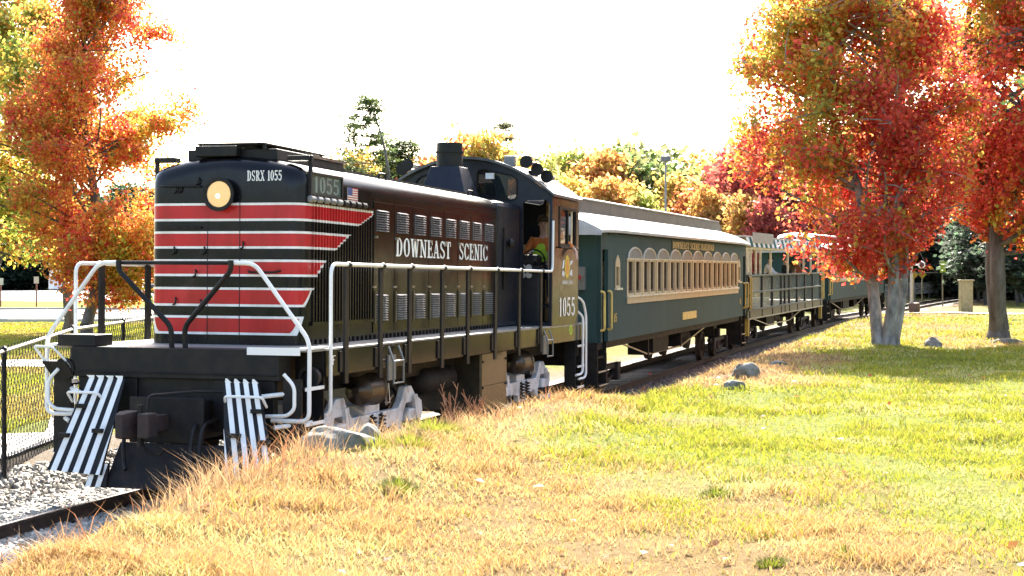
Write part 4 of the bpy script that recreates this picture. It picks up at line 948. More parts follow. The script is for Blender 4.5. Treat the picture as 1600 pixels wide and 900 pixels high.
    mb = MB(); mb.lathe([(0, .07), (.16, .07), (.16, .0)], (-.02, 1.12, 2.42), (-1, 0, 0), 14); mb.box(-.14, -.01, 1.02, 1.22, 2.18, 2.62); ml = part(c, 'marker_lamp', mb, M('grey_steel', (.2, .2, .2), .5), smooth=40)
    mb = MB(); mb.lathe([(0, .05), (.02, .045), (.02, 0)], (-.182, 1.12, 2.42), (-1, 0, 0), 12); part(ml, 'red_lens', mb, RED)
    low_roof(c, L, EV, 3.68, .80, ROOFW)
    # clerestory
    mb = MB(); rings = []
    for x, k in ((.30, .0), (.36, .35), (.55, .72), (.95, 1), (L - .95, 1), (L - .55, .72), (L - .36, .35), (L - .30, 0)):
        zt_ = 3.62 + .36 * k; w_ = .80
        rings.append([(x, -w_, 3.5), (x, -w_, zt_), (x, -w_ * .6, zt_ + .08 * k), (x, 0, zt_ + .11 * k), (x, w_ * .6, zt_ + .08 * k), (x, w_, zt_), (x, w_, 3.5)])
    mb.loft(rings); part(c, 'clerestory', mb, ROOFG, smooth=30)
    for sgn in (-1, 1): part(c, 'clerestory_edge', MB().box(.9, L - .9, sgn * .80, sgn * .83, 3.965, 3.99), ROOFW)
    mb = MB(); mb.box(.1, L - .1, -1.40, 1.40, BT - .14, BT - .02); mb.box(3.0, L - 3.0, -.25, .25, .85, BT - .14); part(c, 'underframe', mb, UNDER)
    mb = MB(); mb.box(6.8, 8.6, .55, 1.1, .62, BT - .14); part(c, 'battery_box', mb, UNDER); part(c, 'valve_box', MB().box(9.4, 10.2, -.4, .8, .7, BT - .14), UNDER); part(c, 'air_tank', MB().lathe([(0, .01), (.04, .18), (1.5, .18), (1.54, .01)], (11.0, .75, .82), (1, 0, 0), 14), UNDER)
    for x in (6.34, 10.34): part(c, 'queen_post', MB().box(x, x + .12, .6, 1.08, .60, BT - .1), UNDER)
    mb = MB(); mb.box(.3, L - .3, -1.40, 1.40, 1.18, 1.22); part(c, 'floor', mb, UNDER)
    car_truck(c, 1.95); car_truck(c, L - 2.6)
    return c
coach(CO1_O, CO1_H, CO1_Z, CO1_G, 18.62, 'dark green wooden coach with ten arched windows, right behind the locomotive', True, 'DOWNEAST SCENIC RAILROAD', '85', 10, 2.26, 1.468)
coach(CO2_O, CO2_H, CO2_Z, CO2_G, 19.0, 'dark green coach at the rear of the train, half hidden by the maple', False, '', '56', 11, .9, 1.30)
# ---------------------------------------------------------------- open observation car
oc = thing('open_air_car', 'open sided car with dark railing and striped awning, third in the train', 'railway car', matrix=veh_matrix(OPN_O, OPN_H, OPN_Z, OPN_G, .004))
L = 17.4
mb = MB(); mb.box(0, L, -1.48, 1.48, 1.22, 1.30); part(oc, 'deck', mb, M('deck_boards', (.28, .24, .19), .8))
mb = MB(); mb.box(.1, L - .1, -1.2, 1.2, .92, 1.22); part(oc, 'underframe', mb, UNDER)
OLIVE = M('olive_sill_paint', (.07, .07, .035), .5, col2=(.11, .095, .045), spec=.25)
for sgn in (-1, 1):
    mb = MB(); mb.box(0, L, sgn * 1.46, sgn * 1.5, 1.02, 1.29); sl_ = part(oc, 'side_sill', mb, OLIVE)
    mb = MB(); mb.box(0, L, sgn * 1.5, sgn * 1.53, .99, 1.03); part(sl_, 'lower_lip', mb, M('pale_lip', (.34, .31, .20), .5))
    for z, nm in ((2.37, 'top_rail'), (1.84, 'middle_rail'), (1.29, 'bottom_rail')):
        mb = MB(); mb.box(0, L, sgn * 1.49, sgn * 1.54, z - .03, z + .03); part(oc, nm, mb, M('grey_green_rail', (.055, .075, .07), .5, spec=.25), bevel=.006)
    for x in (.4, 2.7, 4.74, 6.66, 7.5, 8.5, 10.4, 12.4, 14.5, 16.8):
        mb = MB(); mb.box(x - .07, x + .07, sgn * 1.445, sgn * 1.52, 1.02, 2.34); part(oc, 'rail_post', mb, MATTE)
    xs = [.4, 2.7, 4.74, 6.66, 7.5, 8.5, 10.4, 12.4, 14.5, 16.8]
    for a, b in zip(xs[:-1], xs[1:]):
        mb = MB(); mb.box(a + .09, b - .09, sgn * 1.47, sgn * 1.476, 1.33, 2.33); part(oc, 'side_panel', mb, CLEAR)
    for x in (.34, .9, 1.85, 2.7, 4.74, 8.5, 12.44, 14.4, 16.5):
        mb = MB(); mb.box(x - .045, x + .045, sgn * 1.40, sgn * 1.46, 2.40, 3.26); part(oc, 'awning_post', mb, CREAM)
    mb = MB(); mb.box(0, L, sgn * 1.40, sgn * 1.47, 3.20, 3.28); part(oc, 'awning_rail', mb, CREAM)
    n = 38
    for k in range(n):   # valance strips
        x0 = .1 + k * (L - .2) / n; x1 = x0 + (L - .2) / n - .004
        mb = MB(); zb_ = 3.27 if sgn > 0 else 3.27
        mb.hexa([(x0, sgn * 1.50, zb_), (x1, sgn * 1.50, zb_), (x1, sgn * 1.515, zb_), (x0, sgn * 1.515, zb_), (x0, sgn * 1.42, 3.58), (x1, sgn * 1.42, 3.58), (x1, sgn * 1.435, 3.58), (x0, sgn * 1.435, 3.58)]); part(oc, 'awning_strip', mb, M('teal_canvas', (.012, .10, .11), .8, spec=.1) if k % 2 else SHIRT)
    mb = MB(); mb.box(.75, 4.7, sgn * 1.52, sgn * 1.535, 3.40, 3.74); part(oc, 'awning_sign', mb, M('faded_sign_board', (.36, .32, .29), .6))
mb = MB(); mb.box(.1, L - .1, -1.43, 1.43, 3.585, 3.63); part(oc, 'canopy', mb, ROOFW)
for x in (2.7, 7, 11.5, 15.8): 
    mb = MB(); mb.box(x, x + .06, -1.4, 1.4, 3.28, 3.34); part(oc, 'canopy_bow', mb, CREAM)
for x0 in (.0, L - .08):
    mb = MB(); mb.box(x0, x0 + .08, -1.46, 1.46, 1.3, 2.36); part(oc, 'end_panel', mb, DGREEN)
for x in (2.0, 5.0, 11.0, 14.0):
    mb = MB(); mb.box(x, x + .5, -1.1, -.1, 1.68, 1.74); mb.box(x + .46, x + .52, -1.1, -.1, 1.74, 2.2); mb.box(x + .1, x + .4, -1.0, -.2, 1.30, 1.68); part(oc, 'bench', mb, M('bench_wood', (.30, .19, .10), .6), bevel=.01)
mb = MB(); mb.box(.9, 5.3, .9, 1.3, 1.46, 1.60); part(oc, 'side_bench', mb, M('pale_bench', (.52, .49, .43), .6), bevel=.01)
for x in (.15, L - .3):
    for q0 in (1.38, -1.5): part(oc, 'corner_step', MB().box(x, x + .16, q0, q0 + .12, .48, 1.02), M('yellow_step_paint', (.45, .30, .05), .5))
for x in (.1, .35): part(oc, 'grab_handle', MB().tube([(x, 1.53, 1.30), (x, 1.57, 1.34), (x, 1.57, 2.3), (x, 1.53, 2.34)], .018, 6), GOLD)
mb = MB(); mb.tube([(L - .1, 1.57, 1.30), (L - .1, 1.57, 3.2)], .03, 6); mb.tube([(L + .25, 1.45, 1.30), (L + .25, 1.45, 3.3)], .03, 6)
for z in (1.5, 1.9, 2.3, 2.7, 3.1): mb.tube([(L - .1, 1.57, z), (L + .25, 1.45, z)], .018, 6)
part(oc, 'end_ladder', mb, GOLD)
mb = MB(); mb.box(-.3, .1, -.1, .1, .72, .92); part(oc, 'coupler', mb, UNDER); part(oc, 'coupler', MB().box(L - .1, L + .7, -.1, .1, .72, .92), UNDER)
mb = MB(); mb.box(6.5, 8.2, .4, 1.0, .55, .95); part(oc, 'equipment_box', mb, UNDER); part(oc, 'air_tank', MB().lathe([(0, .01), (.04, .16), (1.2, .16), (1.24, .01)], (9.2, .7, .75), (1, 0, 0), 14), UNDER)
mb = MB(); mb.tube([(2.6, 1.1, .98), (6.2, 1.1, .62), (11, 1.1, .62), (14.6, 1.1, .98)], .022, 6); part(oc, 'truss_rod', mb, STEEL)
car_truck(oc, 2.4); car_truck(oc, L - 2.6)

# ---------------------------------------------------------------- people (local to the vehicle frames, placed in the world as things of their own)
def skin_mesh(name, verts, edges, radii, mat, parent, root=0, sub=2):
    me = bpy.data.meshes.new(name); me.from_pydata(verts, edges, [])
    o = link(name, me, mat, parent)
    md = o.modifiers.new('skin', 'SKIN'); md.use_smooth_shade = True
    sv = me.skin_vertices[0].data if me.skin_vertices else None
    if sv is None:
        bm = bmesh.new(); bm.from_mesh(me); lay = bm.verts.layers.skin.verify(); bm.to_mesh(me); bm.free(); sv = me.skin_vertices[0].data
    for i, r_ in enumerate(radii):
        sv[i].radius = (r_, r_) if not isinstance(r_, tuple) else r_; sv[i].use_root = (i == root)
    s2 = o.modifiers.new('sub', 'SUBSURF'); s2.levels = 1; s2.render_levels = sub
    return o
def person(label, cat, mtx, J, shirt, sleeve, trousers, vest=None, cap=None, hair=None):
    """J: joint positions (pel, chest, neck, head, then sh/el/wr/hand and hip/kn/an/toe for L and R), vehicle coordinates with y = -q"""
    p = thing('person', label, 'person', matrix=mtx)
    V_ = [J['pel'], J['belly'], J['chest'], J['neck'], J['jaw'], J['brow'], J['crown']]
    E_ = [(0, 1), (1, 2), (2, 3), (3, 4), (4, 5), (5, 6)]; Rr = [(.15, .11), (.145, .11), (.16, .115), .055, (.068, .075), (.078, .09), (.06, .07)]
    for s in 'LR':
        k = len(V_); V_ += [J['sh' + s], J['el' + s], J['wr' + s], J['hd' + s]]; E_ += [(2, k), (k, k + 1), (k + 1, k + 2), (k + 2, k + 3)]; Rr += [.06, .043, .03, .033]
        base = k + 3; a = Vector(J['wr' + s]); b = Vector(J['hd' + s]); d = (b - a).normalized(); sd = d.cross(Vector((.3, .8, .5))).normalized()
        for i, (off, ln) in enumerate(((-.03, .062), (-.01, .075), (.011, .07), (.03, .055))):
            k2 = len(V_); q1 = b + sd * off + d * .02; V_ += [tuple(q1), tuple(q1 + d * ln * .55), tuple(q1 + d * ln + sd.cross(d) * .02)]; E_ += [(base, k2), (k2, k2 + 1), (k2 + 1, k2 + 2)]; Rr += [.011, .009, .008]
        k2 = len(V_); q1 = a + d * .03 + sd * .035; V_ += [tuple(q1), tuple(q1 + sd * .03 + d * .035)]; E_ += [(base, k2), (k2, k2 + 1)]; Rr += [.012, .010]
        k = len(V_); V_ += [J['hip' + s], J['kn' + s], J['an' + s], J['to' + s]]; E_ += [(0, k), (k, k + 1), (k + 1, k + 2), (k + 2, k + 3)]; Rr += [.09, .06, .045, .04]
    body = skin_mesh('body', V_, E_, Rr, SKIN, p)
    tv = [J['pel'], J['belly'], J['chest'], tuple(Vector(J['chest']).lerp(Vector(J['neck']), .55))]; te = [(0, 1), (1, 2), (2, 3)]; tr_ = [(.168, .128), (.165, .13), (.182, .135), .085]
    for s in 'LR':
        k = len(tv); tv += [J['sh' + s], J['el' + s], tuple(Vector(J['el' + s]).lerp(Vector(J['wr' + s]), .85))]; te += [(2, k), (k, k + 1), (k + 1, k + 2)]; tr_ += [.078, .058, .045]
    skin_mesh('jacket', tv, te, tr_, sleeve, p)
    if vest: 
        vv = [J['pel'], J['belly'], J['chest'], tuple(Vector(J['chest']).lerp(Vector(J['neck']), .5))]; skin_mesh('vest', vv, [(0, 1), (1, 2), (2, 3)], [(.182, .142), (.18, .145), (.20, .15), .10], vest, p)
    lv = [J['pel']]; le = []; lr_ = [(.17, .135)]
    for s in 'LR':
        k = len(lv); lv += [J['hip' + s], J['kn' + s], J['an' + s]]; le += [(0, k), (k, k + 1), (k + 1, k + 2)]; lr_ += [.105, .078, .065]
    skin_mesh('trousers', lv, le, lr_, trousers, p)
    hc = Vector(J['brow']); up = (Vector(J['crown']) - Vector(J['jaw'])).normalized(); fw_ = Vector(J['face']).normalized()
    mb = MB(); rings = []
    for t, rr in ((.0, .108), (.05, .106), (.09, .088), (.12, .05), (.13, .004)): rings.append([tuple(hc + up * (t + .01) + Vector((math.cos(a) * rr, math.sin(a) * rr, 0))) for a in (2 * math.pi * j / 18 for j in range(18))])
    mb.loft(rings); hat = part(p, 'cap' if cap else 'hair', mb, cap or hair or NAVY, smooth=40, mir=False)
    if cap:
        mb = MB(); mb.lathe([(0, .10), (.012, .10)], hc + up * .012 + fw_ * .055, up, 18); part(hat, 'cap_brim', mb, cap, smooth=40, mir=False)
    # face: nose, eyes, mouth, ears
    side = up.cross(fw_).normalized(); fc = Vector(J['brow']) - up * .03
    mb = MB(); mb.lathe([(-.03, .004), (-.01, .014), (.006, .016), (.014, .003)], fc + fw_ * .095 - up * .01, -up, 8); part(p, 'nose', mb, SKIN, smooth=60, mir=False)
    for s in (-1, 1):
        mb = MB(); mb.lathe([(-.006, .003), (0, .010), (.005, .003)], fc + fw_ * .086 + side * .03 * s + up * .012, fw_, 8); part(p, 'eye', mb, NAVY, smooth=60, mir=False)
        mb = MB(); mb.lathe([(-.012, .006), (0, .024), (.012, .006)], fc + side * .082 * s, side, 8); part(p, 'ear', mb, SKIN, smooth=60, mir=False)
    mb = MB(); mb.lathe([(-.022, .003), (0, .008), (.022, .003)], fc + fw_ * .082 - up * .048, side, 8); part(p, 'mouth', mb, RUSSET, smooth=60, mir=False)
    return p
Q = lambda x, q, z: (x, -q, z)
ML = veh_matrix(LOCO_O, LOCO_H, 0, .001, .0072)
person('engineer in lime vest leaning a forearm out of the locomotive cab window', 'person', ML, dict(
    pel=Q(11.58, 1.0, 2.56), belly=Q(11.56, 1.02, 2.74), chest=Q(11.54, 1.06, 2.95), neck=Q(11.50, 1.07, 3.16), jaw=Q(11.46, 1.08, 3.26), brow=Q(11.45, 1.08, 3.36), crown=Q(11.46, 1.08, 3.44),
    shL=Q(11.56, 1.26, 3.06), elL=Q(11.66, 1.44, 3.02), wrL=Q(11.64, 1.60, 2.90), hdL=Q(11.62, 1.63, 2.80),
    shR=Q(11.52, .86, 3.06), elR=Q(11.30, .80, 2.80), wrR=Q(11.10, .95, 2.82), hdR=Q(11.02, .99, 2.84),
    hipL=Q(11.54, 1.10, 2.55), knL=Q(11.15, 1.28, 2.52), anL=Q(11.12, 1.30, 2.05), toL=Q(10.98, 1.30, 2.0),
    hipR=Q(11.54, .90, 2.55), knR=Q(11.18, .70, 2.50), anR=Q(11.16, .70, 2.05), toR=Q(11.0, .70, 2.0), face=Vector((-1, -.3, 0))),
    NAVY, ORANGE, NAVY, vest=HIVIS, hair=M('brown_hair', (.08, .045, .02), .7))
MO = veh_matrix(OPN_O, OPN_H, OPN_Z, OPN_G, .004)
def standing(x, q, z0, h, fx, fq, lean=.0):
    k = h / 1.72; P = lambda a, b, c: Q(x + (fx * a - fq * b) * k, q + (fq * a + fx * b) * k, z0 + c * k)
    l = lean
    return dict(pel=P(0, 0, .95), belly=P(.03 * l, 0, 1.1), chest=P(.10 * l, 0, 1.30), neck=P(.18 * l, 0, 1.48), jaw=P(.21 * l + .01, 0, 1.56), brow=P(.23 * l + .01, 0, 1.63), crown=P(.24 * l, 0, 1.69),
        shL=P(.10 * l, .19, 1.40), elL=P(.18 + .1 * l, .26, 1.16), wrL=P(.36 + .1 * l, .16, 1.10), hdL=P(.44 + .1 * l, .13, 1.10),
        shR=P(.10 * l, -.19, 1.40), elR=P(.18 + .1 * l, -.26, 1.16), wrR=P(.36 + .1 * l, -.16, 1.10), hdR=P(.44 + .1 * l, -.13, 1.10),
        hipL=P(0, .10, .92), knL=P(.03, .11, .50), anL=P(0, .11, .10), toL=P(.14, .12, .045), hipR=P(0, -.10, .92), knR=P(.03, -.11, .50), anR=P(0, -.11, .10), toR=P(.14, -.12, .045),
        face=Vector((fx, -fq, 0)))
person('conductor in dark cap and vest over white shirt, standing at the open car railing', 'person', MO, standing(7.3, .86, 1.30, 1.68, 0, 1, .6), SHIRT, SHIRT, NAVY, vest=NAVY, cap=NAVY)
person('passenger in a dark jacket standing near the rear end of the open car', 'person', MO, standing(13.6, .5, 1.30, 1.66, 0, 1, .2), NAVY, NAVY, NAVY, hair=M('grey_hair', (.3, .28, .26), .8))
person('passenger in a russet jacket beside the open car ladder', 'person', MO, standing(15.4, .75, 1.30, 1.64, 0, 1, .3), RUSSET, RUSSET, NAVY, hair=M('brown_hair', (.08, .045, .02), .7))
# ---------------------------------------------------------------- trees
def leaf_quads(P, size, rg, flat=.5, aspect=.75):
    n = len(P); nr = rg.normal(size=(n, 3)); nr[:, 2] += flat; nr /= np.linalg.norm(nr, axis=1)[:, None]
    t = rg.normal(size=(n, 3)); t -= nr * (t * nr).sum(1)[:, None]; t /= np.linalg.norm(t, axis=1)[:, None]; b = np.cross(nr, t)
    s = (size * rg.uniform(.5, 1.45, n))[:, None]
    v = np.stack([P - t * s * .5, P + b * s * .5 * aspect + nr * s * .12, P + t * s * .55, P - b * s * .5 * aspect + nr * s * .12], 1).reshape(-1, 3)
    return v, np.arange(n * 4).reshape(n, 4)
def limb(mb, a, b, r0, r1, rg, sag=.12, n=6, sides=7):
    a = np.array(a, float); b = np.array(b, float); d = b - a; l = np.linalg.norm(d); pts = []
    j = rg.normal(size=3) * l * .06
    for k in range(n + 1):
        t = k / n; p = a + d * t + j * math.sin(math.pi * t); p[2] += sag * l * math.sin(math.pi * t) * .5; pts.append(p)
    rings = [(tuple(p), r0 + (r1 - r0) * k / n) for k, p in enumerate(pts)]
    P = [Vector(p) for p, _ in rings]; rs = []
    up = None
    for i, p in enumerate(P):
        dd = (P[min(i + 1, n)] - P[max(i - 1, 0)]).normalized()
        if up is None: up = Vector((1, 0, 0)) if abs(dd.x) < .8 else Vector((0, 1, 0))
        e = (up - dd * up.dot(dd)).normalized(); f = dd.cross(e); up = e
        rr = rings[i][1]; rs.append([p + (e * math.cos(2 * math.pi * q / sides) + f * math.sin(2 * math.pi * q / sides)) * rr for q in range(sides)])
    mb.loft(rs); return np.array(pts)
def big_tree(name, label, base, stems, cc, cr, nlimb, nleaf, size, pal, bark, seed, group=None, low=.0, flare=1.5, cluster=.30, hole=.38, wob=.34):
    """stems: (dx, dy, top xyz relative, r0); crown ellipsoid centre cc and radii cr relative to base"""
    rg = np.random.default_rng(seed)
    t = thing(name, label, 'tree', group, loc=base)
    trunk = MB(); br = MB(); tips = []
    cc = np.array(cc, float); cr = np.array(cr, float)
    for dx, dy, top, r0 in stems:
        tp = np.array(top, float); b = np.array([dx, dy, -.15])
        m = b + (tp - b) * .5; m[:2] = b[:2] + (tp[:2] - b[:2]) * .26
        fl = b + (m - b) * .08
        limb(trunk, b, fl + np.array([0, 0, .02]), r0 * flare, r0 * 1.05, rg, 0, 3, 10)
        p1 = limb(trunk, fl, m, r0 * 1.05, r0 * .66, rg, 0, 6, 10); p2 = limb(trunk, m, tp, r0 * .66, r0 * .12, rg, 0, 7, 8)
        pts = np.concatenate([p1, p2]); pts = pts[pts[:, 2] > cc[2] - cr[2] - low]
        for k in range(nlimb):
            ti = rg.uniform(0, len(pts) - 1.001) if k else 0.; o = pts[int(ti)] + (pts[int(ti) + 1] - pts[int(ti)]) * (ti - int(ti))
            az = 2.399 * k + rg.uniform(-.4, .4); u = (o[2] - (cc[2] - cr[2])) / (2 * cr[2]); 
            zt = cc[2] + cr[2] * (np.clip(2 * u - 1 + rg.uniform(.02, .5), -.93, .95)); hr = math.sqrt(max(.06, 1 - ((zt - cc[2]) / cr[2]) ** 2)) * rg.uniform(.62, 1.0)
            e = cc + np.array([math.cos(az) * cr[0] * hr, math.sin(az) * cr[1] * hr, zt - cc[2]])
            rr = r0 * .34 * (1 - .6 * u)
            lp = limb(br, o, e, max(.018, rr), .012, rg, -.05 if u < .3 else .10, 6, 6)
            for q in range(7):
                a = lp[rg.integers(2, len(lp))]; ln = rg.uniform(.35, 1.05) * cr[0] * .36
                d = rg.normal(size=3); d[2] = d[2] * .45 + .15; d /= np.linalg.norm(d); f = a + d * ln
                sp = limb(br, a, f, .014, .004, rg, .05, 3, 4); tips.append(sp); 
            tips.append(lp[3:])
    C = np.concatenate(tips); 
    part(t, 'trunk', trunk, bark, smooth=60, mir=False); part(t, 'branches', br, bark, smooth=60, mir=False)
    # leaves round the twigs, thinned by an uneven outline
    i = rg.integers(0, len(C), int(nleaf * 1.5)); P = C[i] + rg.normal(size=(len(i), 3)) * np.array([1, 1, .62]) * cluster * rg.uniform(.3, 1.25, (len(i), 1))
    rel = (P - cc) / cr; ang = np.arctan2(rel[:, 1], rel[:, 0]); R_ = np.linalg.norm(rel, axis=1)
    lim = 1.03 - wob / 2 + wob * vnoise(ang * 2.2 + seed, rel[:, 2] * 3.2 + seed)
    hol_ = fbm(P[:, 0] * 1.1 + seed, (P[:, 2] + P[:, 1] * .6) * 1.1, 3)
    ok = (R_ < lim) & (hol_ > hole) & (P[:, 2] > cc[2] - cr[2] - .2); P = P[ok][:nleaf]
    v, f = leaf_quads(P, size, rg)
    col = pal(P, (P - cc) / cr, rg)
    o = link('crown', np_mesh('crown', v, f, col), LEAF, t); o.color = (1, 1, 1, 1)
    return t
def mixpal(cols, w):   # choose a colour per leaf by weight rows
    def f(rg, W, P):
        W = np.clip(W, .001, None); W = W / W.sum(1)[:, None]; u = rg.random(len(W)); nz = fbm(P[:, 0] * 1.9 + 5, P[:, 2] * 2.3 + P[:, 1] * 1.4, 3); rk = np.argsort(np.argsort(nz)) / len(nz)
        u = np.where(rg.random(len(W)) < .62, np.clip(rk + rg.normal(size=len(W)) * .09, 0, .999), u)[:, None]
        i = (u > np.cumsum(W, 1)).sum(1).clip(0, len(cols) - 1); c = np.array(cols)[i]
        return c * rg.uniform(.72, 1.25, (len(W), 1))
    return f
RD, CR_, OR, AM, YL, YG, GN, DG = (.74, .13, .085), (.58, .07, .06), (.72, .27, .07), (.68, .37, .07), (.68, .50, .09), (.42, .42, .08), (.16, .22, .04), (.05, .09, .025)
PK = mixpal([RD, CR_, OR, AM, YL, YG], None)
def pal_red(P, rel, rg):
    n = fbm(P[:, 0] * .55 + 3, P[:, 2] * .55 + P[:, 1] * .4, 3); h = rel[:, 2]; x = rel[:, 0]
    yel = sstep(-.25, .8, h * .6 - x * .45 + (n - .5) * 2.4)
    return PK(rg, np.stack([1.5 - yel * 1.2, .9 - yel * .85, .7 + 0 * n, .15 + yel * .8, .05 + yel * .6, .12 + yel * .9], 1), P)
def pal_red2(P, rel, rg):
    n = fbm(P[:, 0] * .55 + 33, P[:, 2] * .55 + P[:, 1] * .4, 3); yel = sstep(-.1, .8, .25 + (n - .5) * 2.6 - rel[:, 2] * .2)
    return PK(rg, np.stack([1.6 - yel, .5 - yel * .4, 1.0 + 0 * n, .25 + yel * .8, .08 + yel * .4, .12 + yel * .8], 1), P)
def pal_orange(P, rel, rg):
    n = fbm(P[:, 0] * .5 + 7, P[:, 2] * .6 + P[:, 1] * .3, 3); yel = sstep(.15, 1.1, .34 + (n - .5) * 2.4 - rel[:, 2] * .25 + np.abs(rel[:, 0]) * .25)
    return PK(rg, np.stack([.8 - yel * .6, .35 - yel * .3, 1.6 - yel * .5, .6 + yel * .8, .12 + yel * .8, .10 + yel * .7], 1), P)
def pal_yg(P, rel, rg):
    n = fbm(P[:, 0] * .4 + 17, P[:, 2] * .5 + P[:, 1] * .3, 3); yel = sstep(.2, .8, n)
    return mixpal([OR, AM, YL, YG, GN], None)(rg, np.stack([.25 + 0 * n, .4 * yel + .1, .7 * yel + .1, 1.0 + 0 * n, 1.1 - yel], 1), P)
zb = g1(8.85, 37.2)
big_tree('maple_tree', 'red maple with three pale stems from one base, nearest the train', (8.85, 37.2, zb), [(-.16, 0, (-2.0, .3, 7.6), .15), (.02, -.10, (-.6, -.2, 8.8), .15), (.17, .05, (.7, .4, 8.0), .15)],
         (-.75, 0, 5.35), (3.05, 2.8, 3.7), 32, 60000, .112, pal_red, BARKP, 5, low=.3, flare=1.45, cluster=.44, hole=.40, wob=.22)
zb2 = g1(12.55, 40.6)
big_tree('maple_tree', 'orange red maple with a single dark forked trunk at the right edge', (12.55, 40.6, zb2), [(-.02, 0, (-.7, .2, 8.8), .215), (.03, .03, (1.1, -.2, 9.6), .235)],
         (.8, 0, 6.4), (3.2, 2.9, 4.1), 36, 58000, .116, pal_red2, BARK, 8, low=.3, flare=1.6, cluster=.46, hole=.40, wob=.24)
zc = g1(-14.6, 54)
big_tree('maple_tree', 'orange maple with one straight trunk left of the locomotive', (-14.6, 54, zc), [(0, 0, (.3, 0, 12.4), .20)], (.6, 0, 6.9), (3.35, 3.1, 6.0), 70, 84000, .12, pal_orange, BARK, 12, flare=1.35, cluster=.42, hole=.38, wob=.2)
zc = g1(-16.0, 57)
big_tree('maple_tree', 'yellowish maple with a leafy trunk just left of the orange maple', (-16.0, 57, zc), [(0, 0, (-.6, 0, 11.5), .19)], (-2.2, 0, 7.2), (3.0, 3.0, 5.4), 40, 20000, .16, pal_yg, BARK, 15, flare=1.3, cluster=.36)
zc = g1(-25.5, 76)
big_tree('broadleaf_tree', 'tall yellow green tree at the far left edge behind the maples', (-25.5, 76, zc), [(0, 0, (0, 0, 17), .24)], (0, 0, 9.8), (4.3, 4, 7.6), 44, 34000, .22, pal_yg, BARK, 21, flare=1.3, cluster=.5)

# trees beyond the train: shared crowns, each its own tree
rgb = np.random.default_rng(77)
def bg_crown(seed, n=5200, size=.42):
    rg = np.random.default_rng(seed); nb = 70
    d = rg.normal(size=(nb, 3)); d /= np.linalg.norm(d, axis=1)[:, None]; rad = rg.uniform(.35, 1, nb) ** .6
    C = d * rad[:, None] * np.array([2.6, 2.6, 4.3]); C[:, :2] *= (1 - .25 * C[:, 2:3] / 4.3)
    i = rg.integers(0, nb, n); P = C[i] + rg.normal(size=(n, 3)) * np.array([.62, .62, .42]); P[:, 2] += 6.2
    v, f = leaf_quads(P, size, rg); k = rg.uniform(.65, 1.25, n) ; cl = rg.uniform(.75, 1.2, nb)[i]
    col = np.stack([k * cl, k * cl * rg.uniform(.75, 1.25, n), k * cl], 1)
    return np_mesh('crown', v, f, col)
def bg_trunk(seed):
    rg = np.random.default_rng(seed); mb = MB(); limb(mb, (0, 0, -.4), (rg.normal() * .3, 0, 9.0), .22, .04, rg, 0, 6, 7)
    for k in range(9): a = rg.uniform(0, 6.3); z = rg.uniform(2.6, 7.5); limb(mb, (0, 0, z), (math.cos(a) * 1.9, math.sin(a) * 1.9, z + 1.3), .06, .015, rg, .05, 3, 5)
    me = mesh_of(mb, 'trunk', smooth=60); me.materials.append(BARK); return me
BGC = [bg_crown(100 + k) for k in range(5)]; BGT = [bg_trunk(200 + k) for k in range(3)]
for m in BGC: m.materials.append(LEAF)
def bg_tree(px, d, h, col, label, group, wide=1.0, name='broadleaf_tree'):
    x = (px - 800) / 2459 * d; z = g1(x, d); k = int(rgb.integers(0, 5))
    t = thing(name, label, 'tree', group, loc=(x, d, z), rot=(0, 0, rgb.uniform(0, 6.28)))
    s = h / 10.6
    c = link('crown', BGC[k], None, t); c.scale = (s * wide, s * wide, s); c.color = (*col, 1)
    b = link('trunk', BGT[k % 3], None, t); b.scale = (s, s, s)
    return t
cy = {'yellow': (.64, .48, .13), 'amber': (.62, .36, .11), 'orange': (.60, .25, .09), 'red': (.55, .14, .11), 'lime': (.42, .44, .12), 'green': (.22, .28, .10), 'dark green': (.06, .10, .03)}  # far crowns coloured lighter in place of haze
ORD = ['first', 'second', 'third', 'fourth', 'fifth', 'sixth', 'seventh', 'eighth', 'ninth', 'tenth', 'eleventh', 'twelfth', 'thirteenth', 'fourteenth', 'fifteenth', 'sixteenth']
WOOD = [(485, 150, 12.5, 'orange'), (525, 128, 10, 'amber'), (553, 122, 11.5, 'yellow', .9), (598, 124, 11.2, 'lime', .9), (640, 128, 11.4, 'amber'), (672, 120, 10.8, 'orange'), (705, 132, 12.6, 'yellow'), (735, 128, 13.0, 'orange', .8), (765, 126, 13.2, 'yellow', .8),
          (800, 130, 12, 'amber'), (835, 128, 10.8, 'yellow'), (868, 124, 11.3, 'lime'), (905, 120, 11.6, 'lime'), (938, 116, 11.0, 'amber'), (962, 124, 12.0, 'green'), (1000, 118, 11.8, 'green'), (1035, 122, 12.2, 'green'), (1062, 112, 9.2, 'yellow'), (1090, 124, 11.8, 'amber'), (1122, 116, 10.8, 'yellow'), (985, 108, 8.2, 'yellow', .9), (1012, 106, 7.4, 'lime', .9), (950, 106, 8.4, 'amber', .9), (895, 108, 8.6, 'yellow', .9), (850, 112, 8.4, 'amber', .9),
          (1150, 112, 10.8, 'red'), (1182, 108, 11.4, 'red'), (1215, 104, 11.0, 'red'), (1245, 112, 11.8, 'orange'), (1278, 118, 12, 'red'), (1110, 104, 7.8, 'amber', .9), (1160, 100, 7.2, 'amber', .9), (1200, 98, 6.6, 'red', .9), (1312, 120, 13, 'orange'), (1345, 126, 13.5, 'amber'),
          (1075, 108, 8.4, 'orange', .9), (815, 118, 9.2, 'orange', .9), (580, 116, 8.6, 'yellow', .9), (655, 112, 8.4, 'yellow', .9)]
